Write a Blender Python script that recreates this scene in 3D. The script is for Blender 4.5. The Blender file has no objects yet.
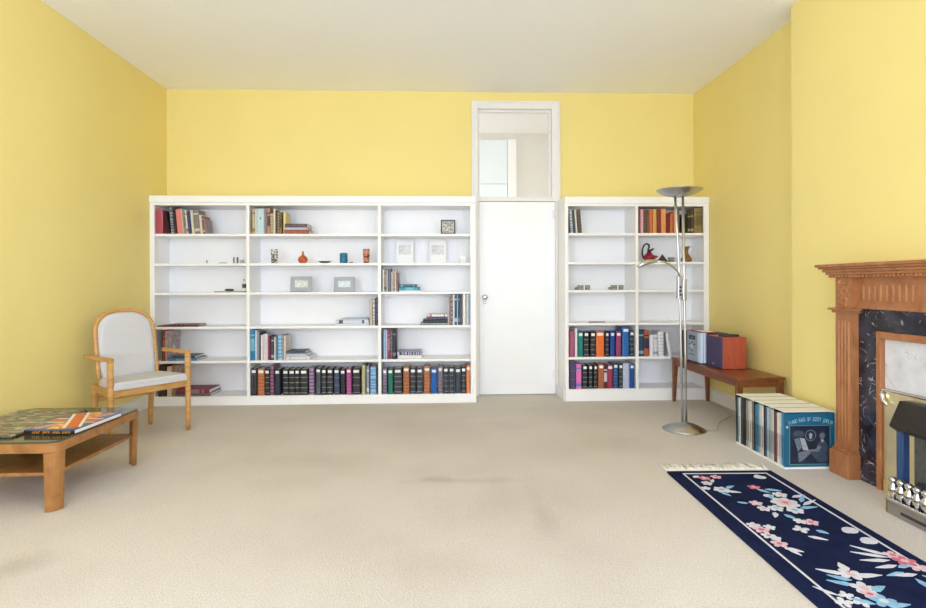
import bpy, bmesh, math, random
from mathutils import Vector, Matrix
random.seed(7)
S = bpy.context.scene
C = S.collection
PI = math.pi

# ---------------------------------------------------------------- room measures (metres)
XL, XR, YB, H = -2.734, 2.607, 5.602, 3.086      # left wall, right wall, back wall, ceiling
YW = -1.9                                        # window wall behind the camera
YF, ZT = 5.271, 1.972                            # front plane and top of the bookcases
F, YAW, YH, ROLL, HC = 551.08, .0387, 284.16, -.0035, 1.1326   # camera


def W(px, py, X=None, Y=None, Z=None):
    """point of the place on a known plane, measured from the photograph"""
    u, v = px - 463, py - YH
    cu, su = math.cos(ROLL), math.sin(ROLL)
    xc, zc = (cu * u + su * v) / F, -(-su * u + cu * v) / F
    s, c = math.sin(YAW), math.cos(YAW)
    R = Vector((xc * c + s, -xc * s + c, zc))
    t = X / R.x if X is not None else (Y / R.y if Y is not None else (Z - HC) / R.z)
    return Vector((R.x * t, R.y * t, R.z * t + HC))


# ---------------------------------------------------------------- materials
def lin(c):
    return tuple(((v / 255) / 12.92 if v / 255 <= .04045 else ((v / 255 + .055) / 1.055) ** 2.4) for v in c) + (1,)


MATS = {}


def mat(name, rgb, rough=.55, metal=0., vary=.06, scale=18., bump=0., bscale=200., coat=0., stretch=None, spec=.5):
    """plain painted/cloth/metal surface with a little procedural variation; rgb is sRGB 0-255"""
    key = (name, rgb)
    if key in MATS:
        return MATS[key]
    m = bpy.data.materials.new(name)
    m.use_nodes = True
    nt = m.node_tree
    b = nt.nodes['Principled BSDF']
    b.inputs['Roughness'].default_value = rough
    b.inputs['Metallic'].default_value = metal
    b.inputs['Coat Weight'].default_value = coat
    b.inputs['Specular IOR Level'].default_value = spec
    tc = nt.nodes.new('ShaderNodeTexCoord')
    mp = nt.nodes.new('ShaderNodeMapping')
    if stretch:
        mp.inputs['Scale'].default_value = stretch
    nt.links.new(tc.outputs['Object'], mp.inputs['Vector'])
    n = nt.nodes.new('ShaderNodeTexNoise')
    n.inputs['Scale'].default_value = scale
    n.inputs['Detail'].default_value = 4
    nt.links.new(mp.outputs['Vector'], n.inputs['Vector'])
    r = nt.nodes.new('ShaderNodeValToRGB')
    l = lin(rgb)
    r.color_ramp.elements[0].position, r.color_ramp.elements[1].position = .3, .7
    r.color_ramp.elements[0].color = tuple(v * (1 - vary) for v in l[:3]) + (1,)
    r.color_ramp.elements[1].color = tuple(min(1, v * (1 + vary)) for v in l[:3]) + (1,)
    nt.links.new(n.outputs['Fac'], r.inputs['Fac'])
    nt.links.new(r.outputs['Color'], b.inputs['Base Color'])
    if bump:
        n2 = nt.nodes.new('ShaderNodeTexNoise')
        n2.inputs['Scale'].default_value = bscale
        n2.inputs['Detail'].default_value = 3
        nt.links.new(tc.outputs['Object'], n2.inputs['Vector'])
        bp = nt.nodes.new('ShaderNodeBump')
        bp.inputs['Strength'].default_value = bump
        bp.inputs['Distance'].default_value = .01
        nt.links.new(n2.outputs['Fac'], bp.inputs['Height'])
        nt.links.new(bp.outputs['Normal'], b.inputs['Normal'])
    MATS[key] = m
    return m


def wood(name, dark, light, scale=3., stretch=(1, 1, 12), rough=.4):
    m = bpy.data.materials.new(name)
    m.use_nodes = True
    nt = m.node_tree
    b = nt.nodes['Principled BSDF']
    b.inputs['Roughness'].default_value = rough
    tc = nt.nodes.new('ShaderNodeTexCoord')
    mp = nt.nodes.new('ShaderNodeMapping')
    mp.inputs['Scale'].default_value = stretch
    n = nt.nodes.new('ShaderNodeTexNoise')
    n.inputs['Scale'].default_value = scale
    n.inputs['Detail'].default_value = 6
    n.inputs['Distortion'].default_value = 1.2
    r = nt.nodes.new('ShaderNodeValToRGB')
    r.color_ramp.elements[0].position, r.color_ramp.elements[1].position = .32, .7
    r.color_ramp.elements[0].color, r.color_ramp.elements[1].color = lin(dark), lin(light)
    nt.links.new(tc.outputs['Object'], mp.inputs['Vector'])
    nt.links.new(mp.outputs['Vector'], n.inputs['Vector'])
    nt.links.new(n.outputs['Fac'], r.inputs['Fac'])
    nt.links.new(r.outputs['Color'], b.inputs['Base Color'])
    return m


def marble(name, base, vein, base2, scale=5., vein_pos=.03, rough=.15, mask=.5):
    m = bpy.data.materials.new(name)
    m.use_nodes = True
    nt = m.node_tree
    b = nt.nodes['Principled BSDF']
    b.inputs['Roughness'].default_value = rough
    tc = nt.nodes.new('ShaderNodeTexCoord')
    n0 = nt.nodes.new('ShaderNodeTexNoise')
    n0.inputs['Scale'].default_value = scale * 1.2
    n0.inputs['Detail'].default_value = 8
    r0 = nt.nodes.new('ShaderNodeValToRGB')
    r0.color_ramp.elements[0].position, r0.color_ramp.elements[1].position = .35, .68
    r0.color_ramp.elements[0].color, r0.color_ramp.elements[1].color = lin(base), lin(base2)
    n1 = nt.nodes.new('ShaderNodeTexNoise')
    n1.inputs['Scale'].default_value = scale
    n1.inputs['Detail'].default_value = 5
    n1.inputs['Distortion'].default_value = 1.5
    a1 = nt.nodes.new('ShaderNodeMath'); a1.operation = 'SUBTRACT'; a1.inputs[1].default_value = .5
    a2 = nt.nodes.new('ShaderNodeMath'); a2.operation = 'ABSOLUTE'
    r1 = nt.nodes.new('ShaderNodeValToRGB')
    r1.color_ramp.elements[0].color = (1, 1, 1, 1); r1.color_ramp.elements[1].color = (0, 0, 0, 1)
    r1.color_ramp.elements[1].position = vein_pos
    n2 = nt.nodes.new('ShaderNodeTexNoise'); n2.inputs['Scale'].default_value = scale * 1.7
    r2 = nt.nodes.new('ShaderNodeValToRGB')
    r2.color_ramp.elements[0].position, r2.color_ramp.elements[1].position = mask, mask + .12
    mul = nt.nodes.new('ShaderNodeMath'); mul.operation = 'MULTIPLY'
    mix = nt.nodes.new('ShaderNodeMix'); mix.data_type = 'RGBA'
    mix.inputs['B'].default_value = lin(vein)
    for n in (n0, n1, n2):
        nt.links.new(tc.outputs['Object'], n.inputs['Vector'])
    nt.links.new(n0.outputs['Fac'], r0.inputs['Fac'])
    nt.links.new(n1.outputs['Fac'], a1.inputs[0]); nt.links.new(a1.outputs[0], a2.inputs[0])
    nt.links.new(a2.outputs[0], r1.inputs['Fac'])
    nt.links.new(n2.outputs['Fac'], r2.inputs['Fac'])
    nt.links.new(r1.outputs['Color'], mul.inputs[0]); nt.links.new(r2.outputs['Color'], mul.inputs[1])
    nt.links.new(mul.outputs[0], mix.inputs['Factor'])
    nt.links.new(r0.outputs['Color'], mix.inputs['A'])
    nt.links.new(mix.outputs['Result'], b.inputs['Base Color'])
    return m


def patchwork(name, cols, scale=9., rough=.35, stretch=(1, 1, 1), kind='CELL'):
    """printed picture: cells of several colours"""
    m = bpy.data.materials.new(name)
    m.use_nodes = True
    nt = m.node_tree
    b = nt.nodes['Principled BSDF']
    b.inputs['Roughness'].default_value = rough
    tc = nt.nodes.new('ShaderNodeTexCoord')
    mp = nt.nodes.new('ShaderNodeMapping'); mp.inputs['Scale'].default_value = stretch
    nt.links.new(tc.outputs['Object'], mp.inputs['Vector'])
    r = nt.nodes.new('ShaderNodeValToRGB')
    if kind == 'CELL':
        v = nt.nodes.new('ShaderNodeTexVoronoi'); v.inputs['Scale'].default_value = scale
        sep = nt.nodes.new('ShaderNodeSeparateColor')
        nt.links.new(mp.outputs['Vector'], v.inputs['Vector'])
        nt.links.new(v.outputs['Color'], sep.inputs['Color'])
        nt.links.new(sep.outputs['Red'], r.inputs['Fac'])
        r.color_ramp.interpolation = 'CONSTANT'
        pos = [i / len(cols) for i in range(len(cols))]
    else:
        v = nt.nodes.new('ShaderNodeTexNoise'); v.inputs['Scale'].default_value = scale
        v.inputs['Detail'].default_value = 5; v.inputs['Distortion'].default_value = .8
        nt.links.new(mp.outputs['Vector'], v.inputs['Vector'])
        nt.links.new(v.outputs['Fac'], r.inputs['Fac'])
        pos = [.36 + .28 * i / max(1, len(cols) - 1) for i in range(len(cols))]
    e = r.color_ramp.elements
    e[0].position, e[0].color = pos[0], lin(cols[0])
    e[1].position, e[1].color = pos[1], lin(cols[1])
    for i in range(2, len(cols)):
        q = e.new(pos[i]); q.color = lin(cols[i])
    nt.links.new(r.outputs['Color'], b.inputs['Base Color'])
    return m


def glass_mat(name, tint=(1, 1, 1, 1), fac=.08):
    m = bpy.data.materials.new(name)
    m.use_nodes = True
    nt = m.node_tree
    nt.nodes.clear()
    o = nt.nodes.new('ShaderNodeOutputMaterial')
    t = nt.nodes.new('ShaderNodeBsdfTransparent'); t.inputs['Color'].default_value = tint
    g = nt.nodes.new('ShaderNodeBsdfGlossy'); g.inputs['Roughness'].default_value = .03
    lw = nt.nodes.new('ShaderNodeFresnel'); lw.inputs['IOR'].default_value = 1.45
    mx = nt.nodes.new('ShaderNodeMixShader')
    nt.links.new(lw.outputs[0], mx.inputs[0])
    nt.links.new(t.outputs[0], mx.inputs[1]); nt.links.new(g.outputs[0], mx.inputs[2])
    nt.links.new(mx.outputs[0], o.inputs[0])
    return m


M_YEL = mat('yellow_wall_paint', (240, 221, 143), .6, vary=.012, scale=2.2, bump=.03, bscale=60, spec=.35)
M_CEIL = mat('ceiling_paint', (250, 250, 252), .8, vary=.01, scale=2, spec=.2)
M_WHITE = mat('white_gloss_paint', (248, 247, 248), .42, vary=.012, scale=6, spec=.4)
M_TRIM = mat('white_trim_paint', (236, 233, 232), .4, vary=.015, scale=6)
M_HALL = mat('hall_wall_paint', (215, 211, 209), .7, vary=.015)
M_HBLUE = mat('hall_pale_blue_paint', (224, 232, 244), .6, vary=.015)
M_CHROME = mat('polished_steel', (215, 214, 214), .12, 1., vary=.02)
M_NICKEL = mat('brushed_nickel', (200, 202, 206), .3, 1., vary=.01, scale=5)
M_BRASS = mat('polished_brass', (250, 238, 200), .3, 1., vary=.03)
M_BLACK = mat('black_enamel', (32, 32, 34), .45, vary=.1)
M_DGREY = mat('dark_grey_plastic', (52, 54, 60), .5, vary=.08)
M_PAGES = mat('page_edges', (226, 219, 203), .85, vary=.06, scale=300, stretch=(1, 1, .02))
M_PAGEW = mat('white_page_edges', (234, 234, 236), .85, vary=.05, scale=300)
M_LABEL = mat('white_paper_label', (242, 242, 240), .7, vary=.03)
M_GLASS = glass_mat('clear_glass')
M_BEECH = wood('honey_beech', (190, 138, 74), (214, 166, 102), 3, (2, 2, 14), .38)
M_TEAK = wood('teak', (140, 92, 46), (172, 120, 66), 3, (3, 3, 3), .35)
M_MAHOG = wood('reddish_mahogany', (118, 66, 36), (144, 84, 48), 4, (6, 1, 6), .28)
M_PINE = wood('carved_pine', (154, 98, 58), (182, 122, 76), 4, (3, 3, 1.2), .45)
M_CHERRY = wood('red_cherry_veneer', (170, 74, 52), (186, 88, 64), 3, (6, 6, 1), .4)


# ---------------------------------------------------------------- mesh helpers
class B:
    """collects shapes for one mesh"""
    def __init__(self, *mats):
        self.bm = bmesh.new(); self.mats = list(mats)

    def mi(self, m):
        if m is None:
            return 0
        if m not in self.mats:
            self.mats.append(m)
        return self.mats.index(m)

    def box(self, x0, x1, y0, y1, z0, z1, m=None, bev=0., mx=None):
        r = bmesh.ops.create_cube(self.bm, size=1)
        vs = r['verts']
        for v in vs:
            v.co = Vector(((x0 + x1) / 2 + v.co.x * (x1 - x0), (y0 + y1) / 2 + v.co.y * (y1 - y0), (z0 + z1) / 2 + v.co.z * (z1 - z0)))
        fs = set(f for v in vs for f in v.link_faces)
        if bev:
            es = list(set(e for v in vs for e in v.link_edges))
            g = bmesh.ops.bevel(self.bm, geom=es, offset=bev, segments=2, affect='EDGES', profile=.6)
            fs = set(g['faces']) | set(f for f in fs if f.is_valid)
        vs = set(v for f in fs for v in f.verts)
        i = self.mi(m)
        for f in fs:
            f.material_index = i
        if mx is not None:
            for v in vs:
                v.co = mx @ v.co
        return self

    def prism(self, pts, z0, z1, m=None, mx=None, top=None):
        """extrude a closed outline (xy) from z0 to z1; top optionally a second outline"""
        n = len(pts); t = top or pts
        a = [self.bm.verts.new((p[0], p[1], z0)) for p in pts]
        b = [self.bm.verts.new((p[0], p[1], z1)) for p in t]
        i = self.mi(m)
        fs = [self.bm.faces.new(a[::-1]), self.bm.faces.new(b)]
        for k in range(n):
            fs.append(self.bm.faces.new((a[k], a[(k + 1) % n], b[(k + 1) % n], b[k])))
        for f in fs:
            f.material_index = i
        if mx is not None:
            for v in a + b:
                v.co = mx @ v.co
        return self

    def lathe(self, prof, seg=24, m=None, mx=None, smooth=True, caps=True):
        i = self.mi(m); rings = []
        for r, z in prof:
            if r < 1e-5:
                rings.append([self.bm.verts.new((0, 0, z))])
            else:
                rings.append([self.bm.verts.new((r * math.cos(2 * PI * k / seg), r * math.sin(2 * PI * k / seg), z)) for k in range(seg)])
        fs = []
        for A, Bq in zip(rings, rings[1:]):
            for k in range(seg):
                k2 = (k + 1) % seg
                if len(A) == 1 and len(Bq) == 1:
                    continue
                if len(A) == 1:
                    fs.append(self.bm.faces.new((A[0], Bq[k2], Bq[k])))
                elif len(Bq) == 1:
                    fs.append(self.bm.faces.new((A[k], A[k2], Bq[0])))
                else:
                    fs.append(self.bm.faces.new((A[k], A[k2], Bq[k2], Bq[k])))
        if caps:
            if len(rings[0]) > 1: fs.append(self.bm.faces.new(rings[0][::-1]))
            if len(rings[-1]) > 1: fs.append(self.bm.faces.new(rings[-1]))
        for f in fs:
            f.material_index = i; f.smooth = smooth and len(f.verts) <= 4
        if mx is not None:
            for q in rings:
                for v in q:
                    v.co = mx @ v.co
        return self

    def tube(self, path, rad, seg=12, m=None, closed=False):
        """round bar along points; rad a number or one per point"""
        i = self.mi(m); path = [Vector(p) for p in path]; n = len(path)
        rads = rad if isinstance(rad, (list, tuple)) else [rad] * n
        rings = []; ref = None
        for k, p in enumerate(path):
            d = (path[min(k + 1, n - 1)] - path[max(k - 1, 0)]) if not closed else (path[(k + 1) % n] - path[k - 1])
            d.normalize()
            if ref is None:
                ref = d.orthogonal().normalized()
            ref = (ref - d * ref.dot(d)).normalized()
            q = d.cross(ref)
            rings.append([self.bm.verts.new(p + (ref * math.cos(2 * PI * j / seg) + q * math.sin(2 * PI * j / seg)) * rads[k]) for j in range(seg)])
        fs = []
        for k in range(n if closed else n - 1):
            A, Bq = rings[k], rings[(k + 1) % n]
            for j in range(seg):
                f = self.bm.faces.new((A[j], A[(j + 1) % seg], Bq[(j + 1) % seg], Bq[j])); f.smooth = True; fs.append(f)
        if not closed:
            fs.append(self.bm.faces.new(rings[0][::-1])); fs.append(self.bm.faces.new(rings[-1]))
        for f in fs:
            f.material_index = i
        return self

    def poly(self, pts, m=None):
        f = self.bm.faces.new([self.bm.verts.new(p) for p in pts]); f.material_index = self.mi(m)
        return self

    def text(self, s, size, mx, m, extrude=.0004):
        cu = bpy.data.curves.new('t', 'FONT'); cu.body = s; cu.size = size; cu.extrude = extrude
        cu.align_x = 'CENTER'; cu.resolution_u = 3
        o = bpy.data.objects.new('t', cu); C.objects.link(o)
        dg = bpy.context.evaluated_depsgraph_get()
        me = bpy.data.meshes.new_from_object(o.evaluated_get(dg))
        bpy.data.objects.remove(o); bpy.data.curves.remove(cu)
        i = self.mi(m); nv = len(self.bm.verts); nf = len(self.bm.faces)
        self.bm.from_mesh(me); bpy.data.meshes.remove(me)
        self.bm.verts.ensure_lookup_table(); self.bm.faces.ensure_lookup_table()
        for v in self.bm.verts[nv:]:
            v.co = mx @ v.co
        for f in self.bm.faces[nf:]:
            f.material_index = i
        return self


def obj(name, b, parent=None, loc=None, rot=None, recalc=True, bevel=0.):
    if recalc:
        bmesh.ops.recalc_face_normals(b.bm, faces=b.bm.faces)
    me = bpy.data.meshes.new(name)
    b.bm.to_mesh(me); b.bm.free()
    for m in b.mats:
        me.materials.append(m)
    o = bpy.data.objects.new(name, me); C.objects.link(o)
    if parent is not None:
        o.parent = parent
    if loc is not None: o.location = loc
    if rot is not None: o.rotation_euler = rot
    if bevel:
        md = o.modifiers.new('edge', 'BEVEL'); md.width = bevel; md.segments = 2; md.limit_method = 'ANGLE'
    return o


def tag(o, label, cat, group=None):
    o['label'] = label; o['category'] = cat
    if group: o['group'] = group
    return o


def thing(name, label, cat, loc=(0, 0, 0), rotz=0., group=None):
    o = bpy.data.objects.new(name, None); o.empty_display_size = .05; C.objects.link(o)
    o.location = loc; o.rotation_euler = (0, 0, rotz)
    return tag(o, label, cat, group)


def struct(name, b, parent=None, label=None, bevel=0.):
    o = obj(name, b, parent, bevel=bevel)
    if parent is None:
        o['kind'] = 'structure'
    if label: o['label'] = label
    return o


# ================================================================= SETTING
# carpet: beige pile with a few worn, darker patches
def carpet_mat():
    m = bpy.data.materials.new('beige_carpet')
    m.use_nodes = True
    nt = m.node_tree; b = nt.nodes['Principled BSDF']
    b.inputs['Roughness'].default_value = .95
    b.inputs['Specular IOR Level'].default_value = .1
    tc = nt.nodes.new('ShaderNodeTexCoord')
    n1 = nt.nodes.new('ShaderNodeTexNoise'); n1.inputs['Scale'].default_value = 130; n1.inputs['Detail'].default_value = 4
    r1 = nt.nodes.new('ShaderNodeValToRGB')
    r1.color_ramp.elements[0].position, r1.color_ramp.elements[1].position = .3, .7
    r1.color_ramp.elements[0].color, r1.color_ramp.elements[1].color = lin((205, 197, 190)), lin((229, 221, 214))
    n2 = nt.nodes.new('ShaderNodeTexNoise'); n2.inputs['Scale'].default_value = 1.3; n2.inputs['Detail'].default_value = 5
    r2 = nt.nodes.new('ShaderNodeValToRGB')
    r2.color_ramp.elements[0].position, r2.color_ramp.elements[1].position = .36, .56
    r2.color_ramp.elements[0].color, r2.color_ramp.elements[1].color = (.93, .92, .91, 1), (1, 1, 1, 1)
    mix = nt.nodes.new('ShaderNodeMix'); mix.data_type = 'RGBA'; mix.blend_type = 'MULTIPLY'
    mix.inputs['Factor'].default_value = 1
    for n in (n1, n2): nt.links.new(tc.outputs['Object'], n.inputs['Vector'])
    nt.links.new(n1.outputs['Fac'], r1.inputs['Fac']); nt.links.new(n2.outputs['Fac'], r2.inputs['Fac'])
    nt.links.new(r1.outputs['Color'], mix.inputs['A']); nt.links.new(r2.outputs['Color'], mix.inputs['B'])
    last = mix.outputs['Result']
    # old stains at their own spots
    for (cx, cy, rx, ry, k) in ((.14, 3.17, .42, .06, .87), (-.06, 3.2, .14, .07, .84), (.49, 2.75, .07, .42, .9), (-1.72, 2.3, .16, .12, .82), (.2, 2.8, .4, .3, .95), (.05, 2.2, .35, .2, .95), (1.1, 3.9, .5, .3, .95), (.5, 4.4, .3, .2, .95), (-.8, 3.6, .5, .2, .96)):
        mp = nt.nodes.new('ShaderNodeMapping')
        mp.inputs['Location'].default_value = (-cx / rx, -cy / ry, 0)
        mp.inputs['Scale'].default_value = (1 / rx, 1 / ry, 0)
        nt.links.new(tc.outputs['Object'], mp.inputs['Vector'])
        nz = nt.nodes.new('ShaderNodeTexNoise'); nz.inputs['Scale'].default_value = 5; nz.inputs['Detail'].default_value = 4
        nt.links.new(tc.outputs['Object'], nz.inputs['Vector'])
        ln = nt.nodes.new('ShaderNodeVectorMath'); ln.operation = 'LENGTH'
        nt.links.new(mp.outputs['Vector'], ln.inputs[0])
        ad = nt.nodes.new('ShaderNodeMath'); ad.operation = 'MULTIPLY_ADD'; ad.inputs[1].default_value = 1.6
        nt.links.new(nz.outputs['Fac'], ad.inputs[0]); nt.links.new(ln.outputs['Value'], ad.inputs[2])
        rr = nt.nodes.new('ShaderNodeValToRGB')
        rr.color_ramp.elements[0].position, rr.color_ramp.elements[1].position = .5, 1.0
        sc = nt.nodes.new('ShaderNodeMath'); sc.operation = 'MULTIPLY'; sc.inputs[1].default_value = .55
        nt.links.new(ad.outputs[0], sc.inputs[0])
        rr.color_ramp.elements[0].color, rr.color_ramp.elements[1].color = (k, k * .985, k * .97, 1), (1, 1, 1, 1)
        nt.links.new(sc.outputs[0], rr.inputs['Fac'])
        mx = nt.nodes.new('ShaderNodeMix'); mx.data_type = 'RGBA'; mx.blend_type = 'MULTIPLY'; mx.inputs['Factor'].default_value = 1
        nt.links.new(last, mx.inputs['A']); nt.links.new(rr.outputs['Color'], mx.inputs['B'])
        last = mx.outputs['Result']
    nt.links.new(last, b.inputs['Base Color'])
    bp = nt.nodes.new('ShaderNodeBump'); bp.inputs['Strength'].default_value = .5; bp.inputs['Distance'].default_value = .01
    n3 = nt.nodes.new('ShaderNodeTexNoise'); n3.inputs['Scale'].default_value = 190; n3.inputs['Detail'].default_value = 2
    nt.links.new(tc.outputs['Object'], n3.inputs['Vector'])
    nt.links.new(n3.outputs['Fac'], bp.inputs['Height']); nt.links.new(bp.outputs['Normal'], b.inputs['Normal'])
    return m


M_CARPET = carpet_mat()
struct('floor', B(M_CARPET).box(XL - .12, XR + .12, YW - .12, YB + .12, -.1, 0))
struct('ceiling', B(M_CEIL).box(XL - .12, XR + .12, YW - .12, YB + .12, H, H + .1))
LW0, LW1, LZ0, LZ1 = -1.3, -.2, .55, 2.75           # opening of the two added side windows, out of view behind the camera
struct('wall_left', B(M_YEL).box(XL - .12, XL, LW1, YB + .12, 0, H).box(XL - .12, XL, YW - .12, LW0, 0, H).box(XL - .12, XL, LW0, LW1, 0, LZ0).box(XL - .12, XL, LW0, LW1, LZ1, H))
b = B(M_WHITE)
for z0, z1, x in ((LZ0, 1.66, XL - .045), (1.64, LZ1, XL - .085)):
    b.box(x - .02, x + .02, LW0, LW0 + .05, z0, z1).box(x - .02, x + .02, LW1 - .05, LW1, z0, z1)
    b.box(x - .02, x + .02, LW0 + .05, LW1 - .05, z0, z0 + .05).box(x - .02, x + .02, LW0 + .05, LW1 - .05, z1 - .05, z1)
w = struct('window_5', b)  # unseen window, added to brighten the chimney breast
obj('pane', B(M_GLASS).box(XL - .047, XL - .043, LW0 + .05, LW1 - .05, LZ0 + .05, 1.61).box(XL - .087, XL - .083, LW0 + .05, LW1 - .05, 1.69, LZ1 - .05), w)
obj('window_sill', B(M_WHITE).box(XL, XL + .06, LW0 - .05, LW1 + .05, LZ0 - .03, LZ0), w)
struct('wall_right', B(M_YEL).box(XR, XR + .12, LW1, YB + .12, 0, H).box(XR, XR + .12, YW - .12, LW0, 0, H).box(XR, XR + .12, LW0, LW1, 0, LZ0).box(XR, XR + .12, LW0, LW1, LZ1, H))
b = B(M_WHITE)
for z0, z1, x in ((LZ0, 1.66, XR + .045), (1.64, LZ1, XR + .085)):
    b.box(x - .02, x + .02, LW0, LW0 + .05, z0, z1).box(x - .02, x + .02, LW1 - .05, LW1, z0, z1)
    b.box(x - .02, x + .02, LW0 + .05, LW1 - .05, z0, z0 + .05).box(x - .02, x + .02, LW0 + .05, LW1 - .05, z1 - .05, z1)
w = struct('window_6', b)  # unseen window, added opposite to brighten the left wall
obj('pane', B(M_GLASS).box(XR + .043, XR + .047, LW0 + .05, LW1 - .05, LZ0 + .05, 1.61).box(XR + .083, XR + .087, LW0 + .05, LW1 - .05, 1.69, LZ1 - .05), w)
obj('window_sill', B(M_WHITE).box(XR - .06, XR, LW0 - .05, LW1 + .05, LZ0 - .03, LZ0), w)
XC, YC0, YC1 = 2.465, 1.07, 3.79                 # chimney breast
struct('wall_chimney_breast', B(M_YEL).box(XC, XR, YC0, YC1, 0, H))
# back wall around the doorway and its fanlight
DX0, DX1 = .345, 1.192                           # opening in the masonry
b = B(M_YEL)
b.box(XL, DX0, YB, YB + .12, 0, H).box(DX1, XR, YB, YB + .12, 0, H).box(DX0, DX1, YB, YB + .12, 2.975, H)
struct('wall_back', b)
# window wall behind the camera: three tall sash windows
WN = ((-2.35, -1.15), (-.6, .6), (1.15, 2.35)); WZ0, WZ1 = .55, 2.75
b = B(M_YEL)
b.box(XL, XR, YW - .12, YW, 0, WZ0).box(XL, XR, YW - .12, YW, WZ1, H)
e = [XL] + [v for w in WN for v in w] + [XR]
for i in range(0, len(e), 2):
    b.box(e[i], e[i + 1], YW - .12, YW, WZ0, WZ1)
struct('wall_front', b)
for i, (x0, x1) in enumerate(WN):
    b = B(M_WHITE)
    for z0, z1, y in ((WZ0, 1.66, YW - .045), (1.64, WZ1, YW - .085)):
        b.box(x0, x0 + .05, y - .02, y + .02, z0, z1).box(x1 - .05, x1, y - .02, y + .02, z0, z1)
        b.box(x0 + .05, x1 - .05, y - .02, y + .02, z0, z0 + .05).box(x0 + .05, x1 - .05, y - .02, y + .02, z1 - .05, z1)
    w = struct('window_%d' % (i + 2), b)
    obj('pane', B(M_GLASS).box(x0 + .05, x1 - .05, YW - .047, YW - .043, WZ0 + .05, 1.61).box(x0 + .05, x1 - .05, YW - .087, YW - .083, 1.69, WZ1 - .05), w)
    obj('window_sill', B(M_WHITE).box(x0 - .05, x1 + .05, YW, YW + .06, WZ0 - .03, WZ0), w)

# the hall behind the fanlight
HY = 7.12
struct('floor_hall', B(M_CARPET).box(-1.6, 2.9, YB + .12, HY, -.1, 0))
struct('ceiling_hall', B(mat('hall_ceiling_paint', (232, 228, 226), .8, vary=.01)).box(-1.6, 2.9, YB + .12, HY + .1, H, H + .1))
struct('wall_hall_back', B(M_HALL).box(-1.7, 3.0, HY, HY + .1, 0, H))
struct('wall_hall_left', B(M_HALL).box(-1.7, -1.6, YB + .12, HY, 0, H))
struct('wall_hall_right', B(M_HALL).box(2.9, 3.0, YB + .12, HY, 0, H))
b = B(M_HBLUE).box(.25, .85, HY - .012, HY - .002, 2.43, 3.0)
b.box(.25, .85, HY - .03, HY - .002, 0, 2.42)
struct('trim_3', b)
struct('trim_4', B(M_TRIM).box(.86, .97, HY - .035, HY - .002, 0, 3.0))

# door frame, fanlight and door
FX0, FX1 = .309, 1.211                           # architrave around the fanlight
b = B(M_TRIM)
b.box(FX0, .372, YB - .022, YB - .001, 1.975, 2.992)
b.box(1.128, FX1, YB - .022, YB - .001, 1.975, 2.992)
b.box(.372, 1.128, YB - .022, YB - .001, 2.915, 2.992)
b.box(FX0 - .002, FX0 + .016, YB - .032, YB - .022, 1.975, 2.992).box(FX1 - .016, FX1 + .002, YB - .032, YB - .022, 1.975, 2.992)
b.box(FX0 + .016, FX1 - .016, YB - .032, YB - .022, 2.976, 2.992)
# inner lining
b.box(DX0 + .001, .372, YB - .001, YB + .11, 1.975, 2.93).box(1.128, DX1 - .001, YB - .001, YB + .11, 1.975, 2.93)
b.box(.372, 1.128, YB - .001, YB + .11, 2.915, 2.974)
struct('trim_1', b, bevel=.003)
b = B(M_TRIM)
b.box(.333, .379, YB - .018, YB - .001, 0, 1.975).box(1.163, 1.187, YB - .018, YB - .001, 0, 1.975)
b.box(.333, 1.187, YB - .02, YB + .1, 1.976, 2.006)
struct('trim_2', b, bevel=.002)
w = struct('window_1', B(M_TRIM).box(.372, .392, YB + .03, YB + .07, 2.006, 2.915).box(1.108, 1.128, YB + .03, YB + .07, 2.006, 2.915)
           .box(.392, 1.108, YB + .03, YB + .07, 2.006, 2.026).box(.392, 1.108, YB + .03, YB + .07, 2.893, 2.915))
obj('pane', B(M_GLASS).box(.392, 1.108, YB + .048, YB + .052, 2.026, 2.893), w)
M_DOOR = mat('white_door_paint', (246, 246, 248), .3, vary=.008, scale=5)
d = struct('door_1', B(M_DOOR).box(.383, 1.159, YB - .014, YB + .03, .012, 1.968), bevel=.002)
mx = Matrix.Translation((.437, YB - .014, 1.0)) @ Matrix.Rotation(PI / 2, 4, 'X')
obj('door_knob', B(M_CHROME).lathe([(.0, 0), (.027, 0), (.027, .006), (.011, .01), (.010, .03), (.022, .038), (.028, .05), (.024, .062), (.012, .067), (0, .068)], 24, mx=mx), d)
mx = Matrix.Translation((.437, YB - .014, .945)) @ Matrix.Rotation(PI / 2, 4, 'X')
obj('keyhole_cover', B(M_CHROME).lathe([(0, 0), (.014, 0), (.015, .004), (.006, .006), (0, .006)], 16, mx=mx), d)
for z in (1.84, .21):
    obj('hinge', B(M_TRIM).lathe([(.008, z - .045), (.008, z + .045)], 10, mx=Matrix.Translation((1.162, YB - .022, 0))).box(1.13, 1.16, YB - .017, YB - .0139, z - .04, z + .04), d)


def skirting(name, x0, x1, y0, y1, side):
    b = B(M_TRIM)
    b.box(x0, x1, y0, y1, 0, .105)
    cx = {'l': (x0, x0 + .009, y0, y1), 'r': (x1 - .009, x1, y0, y1)}[side]
    b.box(*cx, .105, .12)
    return struct(name, b, bevel=.003)


skirting('baseboard_left', XL, XL + .016, YW, YF - .004, 'l')
skirting('baseboard_right', XR - .016, XR, YC1 + .001, YF - .004, 'r')
skirting('baseboard_chimney', XC - .016, XC, 3.235, YC1, 'r')
b = B(M_TRIM).box(1.172, 1.187, YF + .01, YB - .03, 0, .105).prism([(1.178, YF + .01), (1.187, YF + .01), (1.187, YB - .03), (1.178, YB - .03)], .105, .122)
struct('baseboard_doorway', b, bevel=.002)

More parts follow.
